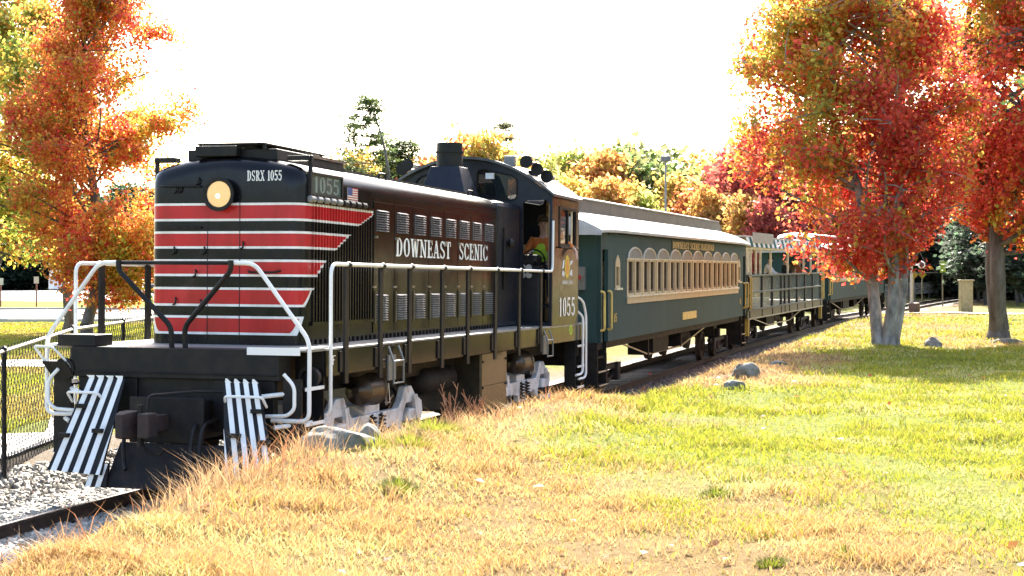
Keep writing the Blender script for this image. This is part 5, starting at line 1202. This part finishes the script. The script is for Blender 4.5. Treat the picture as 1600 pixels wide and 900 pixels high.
for cn in cy:
    row = sorted(a for a in WOOD if a[3] == cn)
    for k, a in enumerate(row):
        kind_ = ('low ' if a[2] < 9.3 else '') + cn
        lb = '%s tree beyond the train, %s from the left of its colour' % (kind_, ORD[k]) if len(row) > 1 else '%s tree in the wood beyond the train' % cn
        bg_tree(a[0], a[1], a[2], cy[cn], lb, 'autumn trees beyond the train', a[4] if len(a) > 4 else 1.0)
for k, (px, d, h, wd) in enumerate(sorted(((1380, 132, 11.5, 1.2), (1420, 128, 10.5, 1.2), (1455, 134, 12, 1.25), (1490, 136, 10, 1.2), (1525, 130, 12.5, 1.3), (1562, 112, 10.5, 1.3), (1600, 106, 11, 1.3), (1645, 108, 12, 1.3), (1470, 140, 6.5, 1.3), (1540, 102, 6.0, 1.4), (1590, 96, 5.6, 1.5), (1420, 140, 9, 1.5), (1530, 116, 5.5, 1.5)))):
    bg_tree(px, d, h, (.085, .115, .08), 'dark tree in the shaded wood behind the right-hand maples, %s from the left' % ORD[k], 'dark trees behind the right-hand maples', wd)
for k, (px, d, h) in enumerate(sorted(((-90, 182, 13), (-45, 188, 12), (-5, 180, 13), (35, 186, 11.5), (72, 182, 12.5), (110, 190, 12), (148, 184, 11), (190, 190, 12.5), (232, 186, 12), (275, 192, 12), (15, 176, 7), (60, 177, 6.5), (98, 176, 6.2), (-30, 177, 6.5), (140, 177, 6.0)))):
    bg_tree(px, d, h, (.030, .055, .028), 'dark tree in the wood across the pale lot, %s from the left' % ORD[k], 'dark trees across the pale lot', 1.25)
def shrub(px, d, h, wd, col, label, group):
    x = (px - 800) / 2459 * d; k = int(rgb.integers(0, 5)); s = h / 8.2
    t = thing('shrub', label, 'shrub', group, loc=(x, d, g1(x, d)), rot=(0, 0, rgb.uniform(0, 6.28)))
    c = link('foliage', BGC[k], None, t, (0, 0, -2.3 * s)); c.scale = (s * wd, s * wd, s); c.color = (*col, 1)
for k in range(15): shrub(-60 + k * 24, 174.5 + (k % 3), 5.2 + (k * 3) % 4 * .5, 1.7, (.03, .055, .035), 'dark shrub edging the pale lot, %s from the left' % ORD[k], 'dark shrubs edging the pale lot')
for k in range(13): shrub(1385 + k * 21, 132 - k * 1.2, 3.6 + (k * 5) % 4 * .6, 1.5, (.09, .115, .085), 'dark shrub behind the right-hand maples, %s from the left' % ORD[k], 'dark shrubs behind the right-hand maples')
for k in range(20):   # the wood goes on unseen, added so the glossy hood side reflects trees
    az = 21 + k * 2.5; d = (64 + 22 * ((k * 7) % 5) / 4); xx = d * math.sin(R(az)); yy = d * math.cos(R(az))
    c_ = [(.05, .085, .03), (.16, .09, .03), (.08, .10, .03), (.20, .06, .03)][k % 4]
    bg_tree(800 + 2459 * xx / yy, yy, 12.5 + (k * 5) % 4, c_, 'unseen tree added right of the lawn for reflections in the locomotive', 'wood to the right of the lawn', 1.3)
# pines
def needles(C, rg, n, spread, size):
    i = rg.integers(0, len(C), n); P = C[i] + rg.normal(size=(n, 3)) * spread; return leaf_quads(P, size, rg, 1.6, .35)
def pine(px, d, ztop, label, dense, seed, low=.35, spread=3.0, col=(.07, .10, .035), taper=.5):
    rg = np.random.default_rng(seed); x = (px - 800) / 2459 * d; z = g1(x, d); h = ztop - z
    t = thing('pine_tree', label, 'tree', loc=(x, d, z)); mb = MB(); limb(mb, (0, 0, -.3), (.2, 0, h), .24, .03, rg, 0, 10, 7); br = MB(); C = []
    nw = int(11 * dense)
    for k in range(nw):
        u = low + (1 - low) * (k / nw) ** .9; zz = h * u
        for j in range(4 if dense > .8 else 3):
            a = rg.uniform(0, 6.28); ln = spread * (1 - u) ** taper * rg.uniform(.5, 1.05) + .35; lp = limb(br, (.2 * u, 0, zz), (math.cos(a) * ln, math.sin(a) * ln, zz + ln * .16), .045, .012, rg, -.12, 4, 5); C.append(lp[2:]); 
            if rg.random() < .8: C.append(lp[3:] + rg.normal(size=(2, 3)) * .25)
    C = np.concatenate(C); part(t, 'trunk', mb, BARK, smooth=60, mir=False); part(t, 'branches', br, BARK, mir=False)
    v, f = needles(C, rg, int(3600 * dense), np.array([.38, .38, .09]), .34)
    cl = np.array(col) * rg.uniform(.6, 1.6, (len(f), 1)); o = link('crown', np_mesh('crown', v, f, cl), LEAF, t)
pine(570, 118, 16.6, 'tall sparse white pine standing above the wood left of the stack', 1.0, 3, .52, 3.2)
pine(628, 122, 13.6, 'shorter bushy pine right of the tall white pine', 1.3, 4, .45, 2.8)
pine(783, 135, 17.0, 'thin nearly bare conifer rising behind the exhaust stack', .55, 6, .55, 1.2, (.16, .17, .10))
pine(752, 138, 14.6, 'slim yellowing larch left of the bare conifer', .7, 9, .5, 1.6, (.45, .32, .08))
pine(832, 150, 15.0, 'small dark spruce tip showing above the cab roof', .8, 14, .5, 1.3, (.04, .06, .03))

# ---------------------------------------------------------------- grass, weeds, gravel
def blades(P, h, wd, lean, col, rg, name, label):
    n = len(P); a = rg.uniform(0, 6.283, n); w = np.stack([np.cos(a), np.sin(a), np.zeros(n)], 1) * (wd * .5)[:, None]
    b = rg.uniform(0, 6.283, n); l = np.stack([np.cos(b), np.sin(b), np.zeros(n)], 1) * (h * lean)[:, None]; up = np.zeros((n, 3)); up[:, 2] = h
    mid = P + up * .6 + l * .35; tip = P + up + l
    v = np.stack([P - w, P + w, mid + w * .7, mid - w * .7, tip], 1).reshape(-1, 3)
    k = np.arange(n)[:, None] * 5
    f = np.concatenate([k + np.array([[0, 1, 2]]), k + np.array([[0, 2, 3]]), k + np.array([[3, 2, 4]])], 0)
    c = np.tile(col, (3, 1))
    return tag(link(name, np_mesh(name, v, f, c), BLADE), label, 'grass', kind='stuff')
def scatter(n, d0, d1, rg, pw=1.0, side=.40, off=1.5):
    u = rg.random(n); d = (d0 ** (2 - pw) + u * (d1 ** (2 - pw) - d0 ** (2 - pw))) ** (1 / (2 - pw)) if pw != 2 else d0 * (d1 / d0) ** u
    x = rg.uniform(-1, 1, n) * (side * d + off); return x, d
rg = np.random.default_rng(5)
x, y = scatter(640000, 7.2, 62, rg, 2.0)
s, q, zt = track_coords(x, y)
lim_ = np.interp(s, [-3, 0, 4, 9], [1.7, 2.45, 2.45, 2.5]) + (fbm(x * 1.3, y * 1.3, 3) - .5) * 1.2
keep = (q > lim_) & ((s < 75)); 
thin = fbm(x * .9 + 50, y * .7, 4); keep &= (rg.random(len(x)) < np.clip(thin * 3.2 - .9, .14, 1) * np.where((s > 8) & (q < 4.4), .75, 1))
x, y, s, q = x[keep], y[keep], s[keep], q[keep]; z = G(x, y)
ga = green_amount(x, y, s, q); r1 = rg.random(len(x)); isg = r1 < ga * .92 + .03
cl = np.where(isg[:, None], GRN * (1 - .0) , STRAW); m2 = rg.random(len(x))[:, None]
bk = ((s > 7) & (q < 6) & (rg.random(len(x)) < .6))[:, None]; cl = np.where(isg[:, None], GRN * m2 + GRN2 * (1 - m2), STRAW * m2 + (STRAW * .55 + STRAW2 * .45) * (1 - m2))
cl = np.where(bk & ~isg[:, None], np.array([.30, .17, .085]) * m2 + np.array([.40, .28, .15]) * (1 - m2), cl)
pg = (fbm(x * 1.1 + 70, y * 1.3, 3) > .60) & (rg.random(len(x)) < .55); cl = np.where(pg[:, None], PALEG, cl) * rg.uniform(.75, 1.2, (len(x), 1))
tuft = sstep(.50, .72, fbm(x * 2.2 + 90, y * 2.2, 3)) * 1.5
hh = (.018 + .030 * rg.random(len(x)) + .034 * tuft) * np.where(q < 4.4, 1.35, 1) * (1 + .004 * y); ww = (.0035 + .00055 * y) * rg.uniform(.7, 1.3, len(x))
blades(np.stack([x, y, z], 1), hh, ww, rg.uniform(.2, 1.5, len(x)), cl, rg, 'lawn_grass', 'mown lawn of straw and green grass in the foreground')
# tufts and tall dry weeds along the edge of the bank
rg = np.random.default_rng(6); n = 15000
s = np.concatenate([rg.uniform(-10, 7, n), rg.normal(-3.8, 1.1, n // 2), rg.uniform(7, 38, n)]); q = np.interp(s, [-3, 0], [1.45, 2.15]) + np.abs(rg.normal(0, .62, len(s)))
ok = fbm(s * 1.3, q * 2 + 5, 3) > .40; s, q = s[ok], q[ok]
PN = [at_s(a) for a in s]; x = np.array([p[0] + nn[0] * b for (p, nn), b in zip(PN, q)]); y = np.array([p[1] + nn[1] * b for (p, nn), b in zip(PN, q)])
dn = np.hypot(x, y); ok = (y > 4); x, y, s, q, dn = x[ok], y[ok], s[ok], q[ok], dn[ok]
m = rg.random(len(x))[:, None]; warm = sstep(.35, .65, fbm(x * .9 + 5, y * .9, 3))[:, None]
cl = (np.array([.42, .25, .12]) * m + np.array([.46, .33, .17]) * (1 - m)) * (1 - warm) + (np.array([.30, .12, .06]) * m + np.array([.40, .24, .11]) * (1 - m)) * warm
hh = rg.uniform(.07, .26, len(x)) * (1 + .5 * np.exp(-((s + 3.4) / 1.4) ** 2)) * np.where(s > 7, .7, 1) * (1 + .35 * (rg.random(len(x)) < .06)) * (1 - .25 * sstep(2.6, 3.6, q)); ww = rg.uniform(.004, .010, len(x)) * np.where(s > 7, 1.8, 1)
blades(np.stack([x, y, G(x, y) - .01], 1), hh, ww, rg.uniform(.2, 1.1, len(x)), cl, rg, 'dry_weeds', 'reddish dry weeds along the edge of the track bank')
# lawn behind the fence and far right
rg = np.random.default_rng(8); n = 90000
y = 20 * (66 / 20) ** rg.random(n); x = -y * rg.uniform(.20, .36, n) - rg.uniform(0, 1.5, n); s, q, zt = track_coords(x, y); ok = (q < -3.2) & ~((y - 0 > 34.3 - .12 * x) & (y < 37.4 - .12 * x)); 
w1 = (x > -7.7) & (y < 23.7); ok &= ~((y < 21.2) | (w1 & (x > -7.0)))
x, y = x[ok], y[ok]; m = rg.random(len(x))[:, None]; yl = sstep(.4, .65, fbm(x * .5, y * .5, 3))[:, None]
cl = (GRN * m + GRN2 * (1 - m)) * (1 - yl * .6) + np.array([.38, .26, .09]) * yl * .6
blades(np.stack([x, y, G(x, y)], 1), rg.uniform(.03, .08, len(x)), .004 + .0010 * y, rg.uniform(.2, 1.3, len(x)), cl, rg, 'park_grass', 'bright mown grass of the park behind the fence')
# ballast stones
def stones(P, size, col, rg, name, label):
    n = len(P); cube = np.array([[-1, -1, -1], [1, -1, -1], [1, 1, -1], [-1, 1, -1], [-1, -1, 1], [1, -1, 1], [1, 1, 1], [-1, 1, 1]]) * .5
    v = cube[None] + rg.uniform(-.30, .30, (n, 8, 3)); v = v * (size * rg.uniform(.6, 1.3, (3, n)).T[:, :] if False else (size[:, None] * rg.uniform(.65, 1.25, (n, 3))))[:, None, :]
    a = rg.uniform(0, 6.28, n); b = rg.uniform(-.7, .7, n); ca, sa, cb, sb = np.cos(a), np.sin(a), np.cos(b), np.sin(b)
    x_, y_, z_ = v[..., 0], v[..., 1], v[..., 2]; y2 = y_ * cb[:, None] - z_ * sb[:, None]; z2 = y_ * sb[:, None] + z_ * cb[:, None]
    v = np.stack([x_ * ca[:, None] - y2 * sa[:, None], x_ * sa[:, None] + y2 * ca[:, None], z2], -1) + P[:, None, :]
    fq = np.array([[0, 3, 2, 1], [4, 5, 6, 7], [0, 1, 5, 4], [1, 2, 6, 5], [2, 3, 7, 6], [3, 0, 4, 7]]); f = (np.arange(n)[:, None, None] * 8 + fq[None]).reshape(-1, 4)
    return tag(link(name, np_mesh(name, v.reshape(-1, 3), f, np.repeat(col, 6, 0)), STONE), label, 'gravel', kind='stuff')
rg = np.random.default_rng(9)
s = np.concatenate([rg.uniform(-8, 7, 15000), rg.uniform(-8, 2, 5000), rg.uniform(8, 40, 12000)]); q = np.concatenate([rg.uniform(-2.45, -.85, 15000), rg.uniform(-.68, .68, 5000), rg.uniform(.85, 2.5, 12000)])
PN = [at_s(a) for a in s]; x = np.array([p[0] + nn[0] * b for (p, nn), b in zip(PN, q)]); y = np.array([p[1] + nn[1] * b for (p, nn), b in zip(PN, q)])
zz = np.maximum(G(x, y), np.where(np.abs(q) < 2.0, np.interp(s, SL, TRK[:, 2]) - .165, -9))
k = rg.random((len(x), 1)); cl = np.array([.44, .41, .35]) * k + np.array([.16, .15, .14]) * (1 - k); far = (s > 8)
cl[far] = cl[far] * .35 + np.array([.14, .10, .075]) * .65
stones(np.stack([x, y, zz + .008], 1), np.where(far, rg.uniform(.03, .08, len(x)), rg.uniform(.030, .065, len(x))), cl, rg, 'ballast_stones', 'loose pale crushed stone along the track')
rg = np.random.default_rng(10); n = 520
x = rg.uniform(-7, 9, n); y = 9 + 32 * rg.random(n) ** 1.4; P = np.stack([x, y, G(x, y) + .03], 1); v, f = leaf_quads(P, .07, rg, 3)
ci = rg.integers(0, 4, n); cl = np.array([RD, OR, (.30, .14, .05), (.22, .10, .05)])[ci]
tag(link('fallen_leaves', np_mesh('fallen_leaves', v, f, cl), LEAF), 'scattered fallen red and amber leaves on the grass and gravel', 'leaves', kind='stuff')
# ---------------------------------------------------------------- rocks
def spot(px, py):   # where the line of sight through a point of the photograph meets the ground
    d = np.arange(7, 60, .05); x = (px - 800) / 2459 * d; z = EYE - (py - 447.5) / 2459 * d; k = int(np.argmax(G(x, d) >= z)); return float(x[k]), float(d[k])
def rock(px, py, d, sx, sy, sz, label, seed, yaw=0):
    rg = np.random.default_rng(seed); x, d = spot(px, py); bm = bmesh.new(); bmesh.ops.create_icosphere(bm, subdivisions=4, radius=1)
    ax = rg.normal(size=(9, 3)); ax /= np.linalg.norm(ax, axis=1)[:, None]; lim = rg.uniform(.62, .92, 9)
    for v in bm.verts:
        p = np.array(v.co)
        for a, l in zip(ax, lim):
            dd = p @ a
            if dd > l: p = p - a * (dd - l) * .85
        p = p * (1 + .50 * (float(fbm(np.array([p[0] * 2 + p[2] * 1.7 + seed]), np.array([p[1] * 2 - p[2]]), 4)[0]) - .5)); v.co = p * np.array([sx, sy, sz])
    me = bpy.data.meshes.new('rock'); bm.to_mesh(me); bm.free(); me.shade_smooth(); me.set_sharp_from_angle(angle=R(38))
    o = link('rock', me, ROCKM, None, (x, d, g1(x, d) + sz * .05), (0, 0, yaw)); tag(o, label, 'rock')
rock(522, 704, 15.0, .38, .24, .20, 'long low lichen covered boulder beside the front truck', 1, .25)
rock(572, 692, 15.3, .15, .13, .17, 'small pale rock at the right end of the long boulder', 2, 1)
rock(1166, 592, 25.5, .26, .20, .26, 'flat grey rock in the dry grass left of the tree shadow', 3, .4)
rock(1148, 608, 24.3, .17, .15, .14, 'small low rock just in front of the flat grey rock', 4)
rock(1456, 541, 36.6, .24, .24, .20, 'squat grey stone beside the three stemmed maple', 5, .8)
rock(1570, 536, 39.3, .42, .22, .10, 'flat stones at the foot of the forked maple', 6)
rock(1215, 572, 28, .18, .15, .09, 'pale slab at the edge of the tree shadow', 7)
# ---------------------------------------------------------------- chain link fence
FP = [(-5.72, 14.6), (-5.73, 17.75), (-5.84, 20.9), (-5.93, 24.0), (-6.0, 27.1), (-6.08, 30.2), (-6.16, 33.3)]
fn = thing('chain_link_fence', 'black chain link fence left of the locomotive', 'fence', loc=(*FP[1], g1(*FP[1])))
inv = Vector(fn.location)
for k, (x, y) in enumerate(FP):
    z = g1(x, y); mb = MB(); mb.cyl((x - inv.x, y - inv.y, z - .3 - inv.z), (x - inv.x, y - inv.y, z + 1.47 - inv.z), .03, 10); mb.lathe([(0, .036), (.03, .034), (.05, .01)], (x - inv.x, y - inv.y, z + 1.47 - inv.z), (0, 0, 1), 10); part(fn, 'post', mb, MATTE, mir=False, smooth=40)
    if k < len(FP) - 1:
        x2, y2 = FP[k + 1]; z2 = g1(x2, y2); A = Vector((x, y, z)) - inv; B = Vector((x2, y2, z2)) - inv; u = B - A; l = u.length
        mb = MB(); mb.tube([A + Vector((0, 0, 1.46)), B + Vector((0, 0, 1.46))], .024, 8); part(fn, 'top_rail', mb, M('galvanised_rail', (.10, .10, .10), .3, metal=.5), mir=False, smooth=40)
        mb = MB(); Hh = 1.52; st = .13; un = u / l; nn = Vector((-un.y, un.x, 0)) * .0016
        for sg in (-1, 1):
            t = -Hh
            while t < l + Hh:
                # line from (t,0) rising at 45 degrees
                a0, b0_ = t, 0.02; a1, b1 = t + Hh * sg * .62, Hh
                # clip to panel
                def pt(f): return a0 + (a1 - a0) * f, b0_ + (b1 - b0_) * f
                fs = [0, 1]
                if a1 != a0:
                    f0, f1 = sorted(((0 - a0) / (a1 - a0), (l - a0) / (a1 - a0))); fs = [max(0, f0), min(1, f1)]
                if fs[0] < fs[1] - .01:
                    p, q_ = pt(fs[0]), pt(fs[1]); P0 = A + un * p[0] + Vector((0, 0, p[1])); P1 = A + un * q_[0] + Vector((0, 0, q_[1])); d_ = (P1 - P0).normalized(); o_ = nn * sg * 2.5
                    mb.tube([P0 + o_, P1 + o_], .0042, 4)
                t += st
        o = part(fn, 'wire_mesh', mb, M('fence_wire', (.03, .03, .03), .5, metal=.3), mir=False); o['kind'] = 'stuff'
# ---------------------------------------------------------------- posts, signs, lamps, cabinet
def at(px, d): x = (px - 800) / 2459 * d; return x, d, g1(x, d)
def sign(px, d, h, w, hh, mat, postm, label, shape='rect', name='road_sign'):
    t = thing(name, label, 'sign', loc=at(px, d)); mb = MB(); mb.box(-.04, .04, -.03, .03, -.2, h); part(t, 'post', mb, postm, mir=False)
    pl = rect(-w / 2, w / 2, h - hh, h) if shape == 'rect' else [(0, h - hh), (w / 2, h - hh / 2), (0, h), (-w / 2, h - hh / 2)]
    mb = MB(); mb.plate(pl, [], lambda a, b: (a, -.045, b), lambda a, b: (a, -.032, b)); part(t, 'panel', mb, mat, mir=False)
RPOST = M('maroon_post', (.22, .06, .05), .6)
sign(57, 96, 1.85, .30, .42, M('pale_pink_sign', (.60, .48, .42), .6), RPOST, 'small pale sign on a maroon post standing in the far lit grass')
sign(1, 96, 1.75, .34, .42, M('pale_sign', (.62, .58, .50), .6), RPOST, 'small pale sign cut by the left edge of the view')
sign(235, 62, 1.25, .22, .42, M('teal_sign', (.05, .32, .26), .5), MATTE, 'small teal sign just left of the striped nose')
sign(1428, 112, 2.35, .62, .62, YELLOW, STEEL, 'yellow diamond sign nearer the three stemmed maple', 'dia')
sign(1441, 116, 2.30, .62, .62, YELLOW, STEEL, 'second yellow diamond sign from the three stemmed maple', 'dia')
sign(1473, 104, 3.0, .38, .75, M('lime_sign', (.55, .70, .06), .5), STEEL, 'tall narrow lime yellow sign left of the beige cabinet')
def lamp_post(px, d, ztop, label, kind):
    t = thing('lamp_post', label, 'lamp post', loc=at(px, d)); h = ztop - t.location.z; mb = MB(); mb.cyl((0, 0, -.2), (0, 0, h), .10, 10, .06); part(t, 'pole', mb, M('grey_pole', (.28, .29, .29), .5), mir=False, smooth=40)
    mb = MB()
    if kind == 'box': mb.box(-.30, .30, -.25, .25, h, h + .34)
    else: mb.tube(fillet([(0, 0, h - .1), (.1, 0, h + .5), (.9, 0, h + .7)], .3), .035, 7); mb.box(.8, 1.3, -.12, .12, h + .64, h + .76)
    part(t, 'lamp_head', mb, M('lamp_head_grey', (.16, .16, .17), .5), mir=False, bevel=.02)
lamp_post(1040, 100, 10.2, 'grey lamp post with a square head rising above the coach roof', 'box')
lamp_post(1131, 118, 10.6, 'thin lamp post with a curved arm beside the red trees', 'arm')
lamp_post(25, 174, 9, 'grey lamp post in front of the dark wood at the left', 'box')
lamp_post(1000, 172, 6, 'distant lamp post hidden low behind the wood', 'box') if False else None
c = thing('utility_cabinet', 'beige utility cabinet standing right of the railway crossing post', 'cabinet', loc=at(1509, 67)); mb = MB(); mb.box(-.25, .25, -.22, .22, -.1, 1.32); part(c, 'body', mb, M('beige_cabinet_paint', (.45, .36, .20), .5), mir=False, bevel=.02)
mb = MB(); mb.box(-.29, .29, -.26, .26, 1.32, 1.38); part(c, 'cap', mb, M('beige_cabinet_paint', (.45, .36, .20), .5), mir=False, bevel=.01)
mb = MB(); mb.box(-.20, .20, -.226, -.221, .12, 1.25); dr = part(c, 'door', mb, M('beige_door_paint', (.48, .40, .24), .5), mir=False); mb = MB(); mb.box(.12, .15, -.25, -.226, .62, .74); part(dr, 'handle', mb, STEEL, mir=False)
c = thing('crossing_signal', 'pale railway crossing post with white lamp arms behind the maples', 'signal', loc=at(1424, 66)); mb = MB(); mb.cyl((0, 0, -.1), (0, 0, 2.15), .065, 12); part(c, 'post', mb, M('pale_post', (.55, .48, .38), .6), mir=False, smooth=40)
mb = MB(); mb.lathe([(0, .2), (.1, .24), (.4, .22), (.42, .07)], (.1, -.1, 0), (0, 0, 1), 14); part(c, 'base', mb, M('brown_base', (.16, .10, .08), .7), mir=False, smooth=40)
mb = MB(); mb.tube([(-.45, 0, 2.0), (.45, 0, 2.0)], .035, 7); part(c, 'arm', mb, WHITE, mir=False)
for s1 in (-1, 1):
    mb = MB(); mb.lathe([(0, .14), (.05, .16), (.12, .12), (.14, .02)], (s1 * .42, -.06, 2.0), (0, 1, 0), 14); l_ = part(c, 'lamp', mb, WHITE, mir=False, smooth=40); mb = MB(); mb.lathe([(0, .10), (.01, .0)], (s1 * .42, -.065, 2.0), (0, -1, 0), 14); part(l_, 'lens', mb, M('dark_red_lens', (.10, .02, .02), .3), mir=False)
# far railing beyond the track
rl = thing('metal_railing', 'long grey metal railing beyond the track at the right', 'railing'); prev = None
for k in range(15):
    s_k = 92 + k * 2.4; P, N = at_s(s_k); x, y = P[0] - N[0] * 3.4, P[1] - N[1] * 3.4; z = g1(x, y)
    if k == 0: rl.location = (x, y, z); o0 = Vector((x, y, z))
    p_ = Vector((x, y, z)) - o0; mb = MB(); mb.cyl(p_ - Vector((0, 0, .2)), p_ + Vector((0, 0, 1.25)), .035, 7); part(rl, 'post', mb, M('grey_rail_paint', (.35, .36, .37), .5, metal=.3), mir=False)
    if prev is not None:
        for zz_ in (1.25, .85, .45): mb = MB(); mb.tube([prev + Vector((0, 0, zz_)), p_ + Vector((0, 0, zz_))], .03, 6); part(rl, 'bar', mb, M('grey_rail_paint', (.35, .36, .37), .5, metal=.3), mir=False)
        n_ = 8; mb = MB()
        for j in range(n_): c_ = prev.lerp(p_, (j + .5) / n_); mb.box(c_.x - .012, c_.x + .012, c_.y - .012, c_.y + .012, c_.z + .45, c_.z + 1.24)
        part(rl, 'balusters', mb, M('grey_rail_paint', (.35, .36, .37), .5, metal=.3), mir=False)
    prev = p_
# ---------------------------------------------------------------- parked vehicles far left
def vehicle(px, d, yaw, col, label, kind, name):
    t = thing(name, label, 'van' if kind == 'van' else 'car', loc=at(px, d), rot=(0, 0, yaw))
    t.location.z += .04
    if kind == 'van': prof_ = [(-2.6, .35), (2.5, .35), (2.6, .8), (2.5, 1.1), (1.9, 1.25), (1.3, 2.1), (-2.5, 2.15), (-2.6, 1.0)]; win = [[(-2.3, 1.3), (-.9, 1.3), (-.9, 1.95), (-2.3, 1.95)], [(-.8, 1.3), (.4, 1.3), (.4, 1.95), (-.8, 1.95)], [(.5, 1.3), (1.65, 1.3), (1.2, 1.95), (.5, 1.95)]]; W = .95
    else: prof_ = [(-2.2, .35), (2.15, .32), (2.2, .65), (1.95, .85), (1.0, .95), (.35, 1.42), (-1.2, 1.45), (-1.9, 1.0), (-2.2, .9)]; win = [[(-1.7, 1.0), (-.4, 1.0), (-.4, 1.38), (-1.2, 1.38)], [(-.3, 1.0), (.85, 1.0), (.3, 1.36), (-.3, 1.36)]]; W = .88
    m = M('car_paint_' + name + str(px), col, .25, coat=.6)
    top = max(b for a, b in prof_); f = lambda sg, k: (lambda a, b: (a, sg * (W - (.16 * max(0, b - .95) / (top - .95) if b > .95 else 0) - k), b))
    mb = MB(); mb.prism(prof_, f(-1, 0), f(1, 0)); part(t, 'body', mb, m, mir=False, bevel=.05)
    for sg in (-1, 1):
        for w_ in win: mb = MB(); mb.plate(w_, [], f(sg, .01), f(sg, -.012)); part(t, 'side_window', mb, M('dark_car_glass', (.02, .022, .025), .08), mir=False)
    a = prof_[4 if kind == 'car' else 4]; b = prof_[5]; mb = MB(); mb.hexa([(a[0] - .06, -W + .2, a[1] + .06), (a[0] - .06, W - .2, a[1] + .06), (a[0] - .04, W - .2, a[1] + .08), (a[0] - .04, -W + .2, a[1] + .08), (b[0] + .06, -W + .28, b[1] - .06), (b[0] + .06, W - .28, b[1] - .06), (b[0] + .08, W - .28, b[1] - .04), (b[0] + .08, -W + .28, b[1] - .04)]); part(t, 'windscreen', mb, M('dark_car_glass', (.02, .022, .025), .08), mir=False)
    for x_ in (-1.35, 1.4):
        for sg in (-1, 1):
            mb = MB(); mb.lathe([(-.1, .25), (-.1, .33), (.1, .33), (.1, .25)], (x_, sg * (W - .08), .33), (0, sg, 0), 18); wh = part(t, 'wheel', mb, M('tyre', (.02, .02, .02), .8), mir=False, smooth=40)
            mb = MB(); mb.lathe([(.06, .24), (.09, .2), (.1, .0)], (x_, sg * (W - .08), .33), (0, sg, 0), 14); part(wh, 'rim', mb, STEEL, mir=False, smooth=40)
    for sg in (-1, 1):
        x_ = max(p_[0] for p_ in prof_); mb = MB(); mb.box(x_ - .10, x_ - .0, sg * (W - .35), sg * (W - .1), .66, .80); part(t, 'headlight', mb, WHITE, mir=False, bevel=.02)
vehicle(122, 150, .15, (.70, .70, .68), 'white van parked beyond the road behind the left maples', 'van', 'parked_van')
vehicle(186, 140, .05, (.03, .03, .035), 'dark car parked in the pale lot left of the striped nose', 'car', 'parked_car')
vehicle(214, 146, -.05, (.05, .055, .07), 'dark blue car parked right beside the dark car', 'car', 'parked_car')
# ---------------------------------------------------------------- dead weeds standing by the near truck, tufts
def weed(px, d, h, n, label, seed, col=RUSSET):
    rg = np.random.default_rng(seed); t = thing('dry_weed', label, 'weed', loc=at(px, d)); mb = MB()
    for k in range(n):
        a = rg.uniform(0, 6.28); hh = h * rg.uniform(.6, 1.1); x_, y_ = math.cos(a) * .12, math.sin(a) * .12; mb.tube([(0, 0, -.03), (x_ * .3, y_ * .3, hh * .5), (x_, y_, hh)], .007, 4, .004)
        for j in range(5):
            f_ = .4 + .12 * j; b = rg.uniform(0, 6.28); p0 = Vector((x_ * f_, y_ * f_, hh * f_)); mb.tube([p0, p0 + Vector((math.cos(b) * .06, math.sin(b) * .06, .09))], .005, 4, .003)
    part(t, 'stalks', mb, M('dead_stalk', (.30, .15, .08), .9), mir=False)
weed(706, 16.9, .55, 7, 'branching dead weed before the fuel tank', 1)
weed(742, 17.2, .34, 8, 'low dead weed right of the branching weed', 2)
weed(90, 10.6, .40, 6, 'tall dead stalks by the rail in the lower left corner', 3)
weed(30, 11.2, .34, 5, 'dead stalks nearest the left edge by the rail', 4)
weed(1008, 25, .3, 6, 'small dead weed in the gravel beside the coach', 5)
def tuft(px, py, r, n, h, label, seed, green=True):
    x0, d = spot(px, py)
    rg = np.random.default_rng(seed); t = thing('grass_tuft', label, 'grass tuft', 'grass tufts in the lawn', loc=(x0, d, g1(x0, d)))
    a = rg.uniform(0, 6.28, n); rr = r * np.sqrt(rg.random(n)); P = np.stack([np.cos(a) * rr, np.sin(a) * rr * .8, np.full(n, -.01)], 1)
    P[:, 2] += G(P[:, 0] + t.location.x, P[:, 1] + t.location.y) - t.location.z
    m = rg.random(n)[:, None]; c = (GRN2 * m + GRN2 * .45 * (1 - m)) if green else (np.array([.34, .33, .06]) * m + GRN2 * (1 - m))
    hh = 1.35 * h * rg.uniform(.5, 1.1, n) * (1 - .5 * rr / r); w = np.stack([-np.sin(a), np.cos(a), 0 * a], 1) * .004; ld = np.stack([np.cos(a), np.sin(a), 0 * a], 1) * (hh * (.3 + .7 * rr / r))[:, None]; up = np.stack([0 * a, 0 * a, hh], 1)
    v = np.stack([P - w, P + w, P + up * .65 + ld * .35 + w * .7, P + up * .65 + ld * .35 - w * .7, P + up + ld], 1).reshape(-1, 3); k = np.arange(n)[:, None] * 5
    f = np.concatenate([k + np.array([[0, 1, 2]]), k + np.array([[0, 2, 3]]), k + np.array([[3, 2, 4]])], 0)
    o = link('blades', np_mesh('blades', v, f, np.tile(c, (3, 1))), BLADE, t); o['kind'] = 'stuff'
tuft(622, 768, .16, 420, .11, 'dark green grass tuft alone in the straw at the lower centre', 1)
tuft(640, 698, .22, 420, .13, 'lime grass tuft below the front truck', 2, False)
tuft(676, 676, .30, 520, .16, 'broad lime grass tuft on the bank below the fuel tank', 3, False)
tuft(728, 690, .16, 260, .09, 'small lime tuft in the straw right of the centre tuft', 4, False)
tuft(590, 700, .20, 260, .12, 'thin lime tuft right below the long boulder', 5, False)
tuft(1320, 872, .12, 220, .07, 'small dark tuft low in the green lawn at the right', 6)
tuft(1120, 775, .14, 220, .08, 'dark green tuft in the middle of the right-hand lawn', 7)
tuft(1205, 886, .10, 200, .07, 'dark tuft nearest the bottom edge of the lawn', 8)
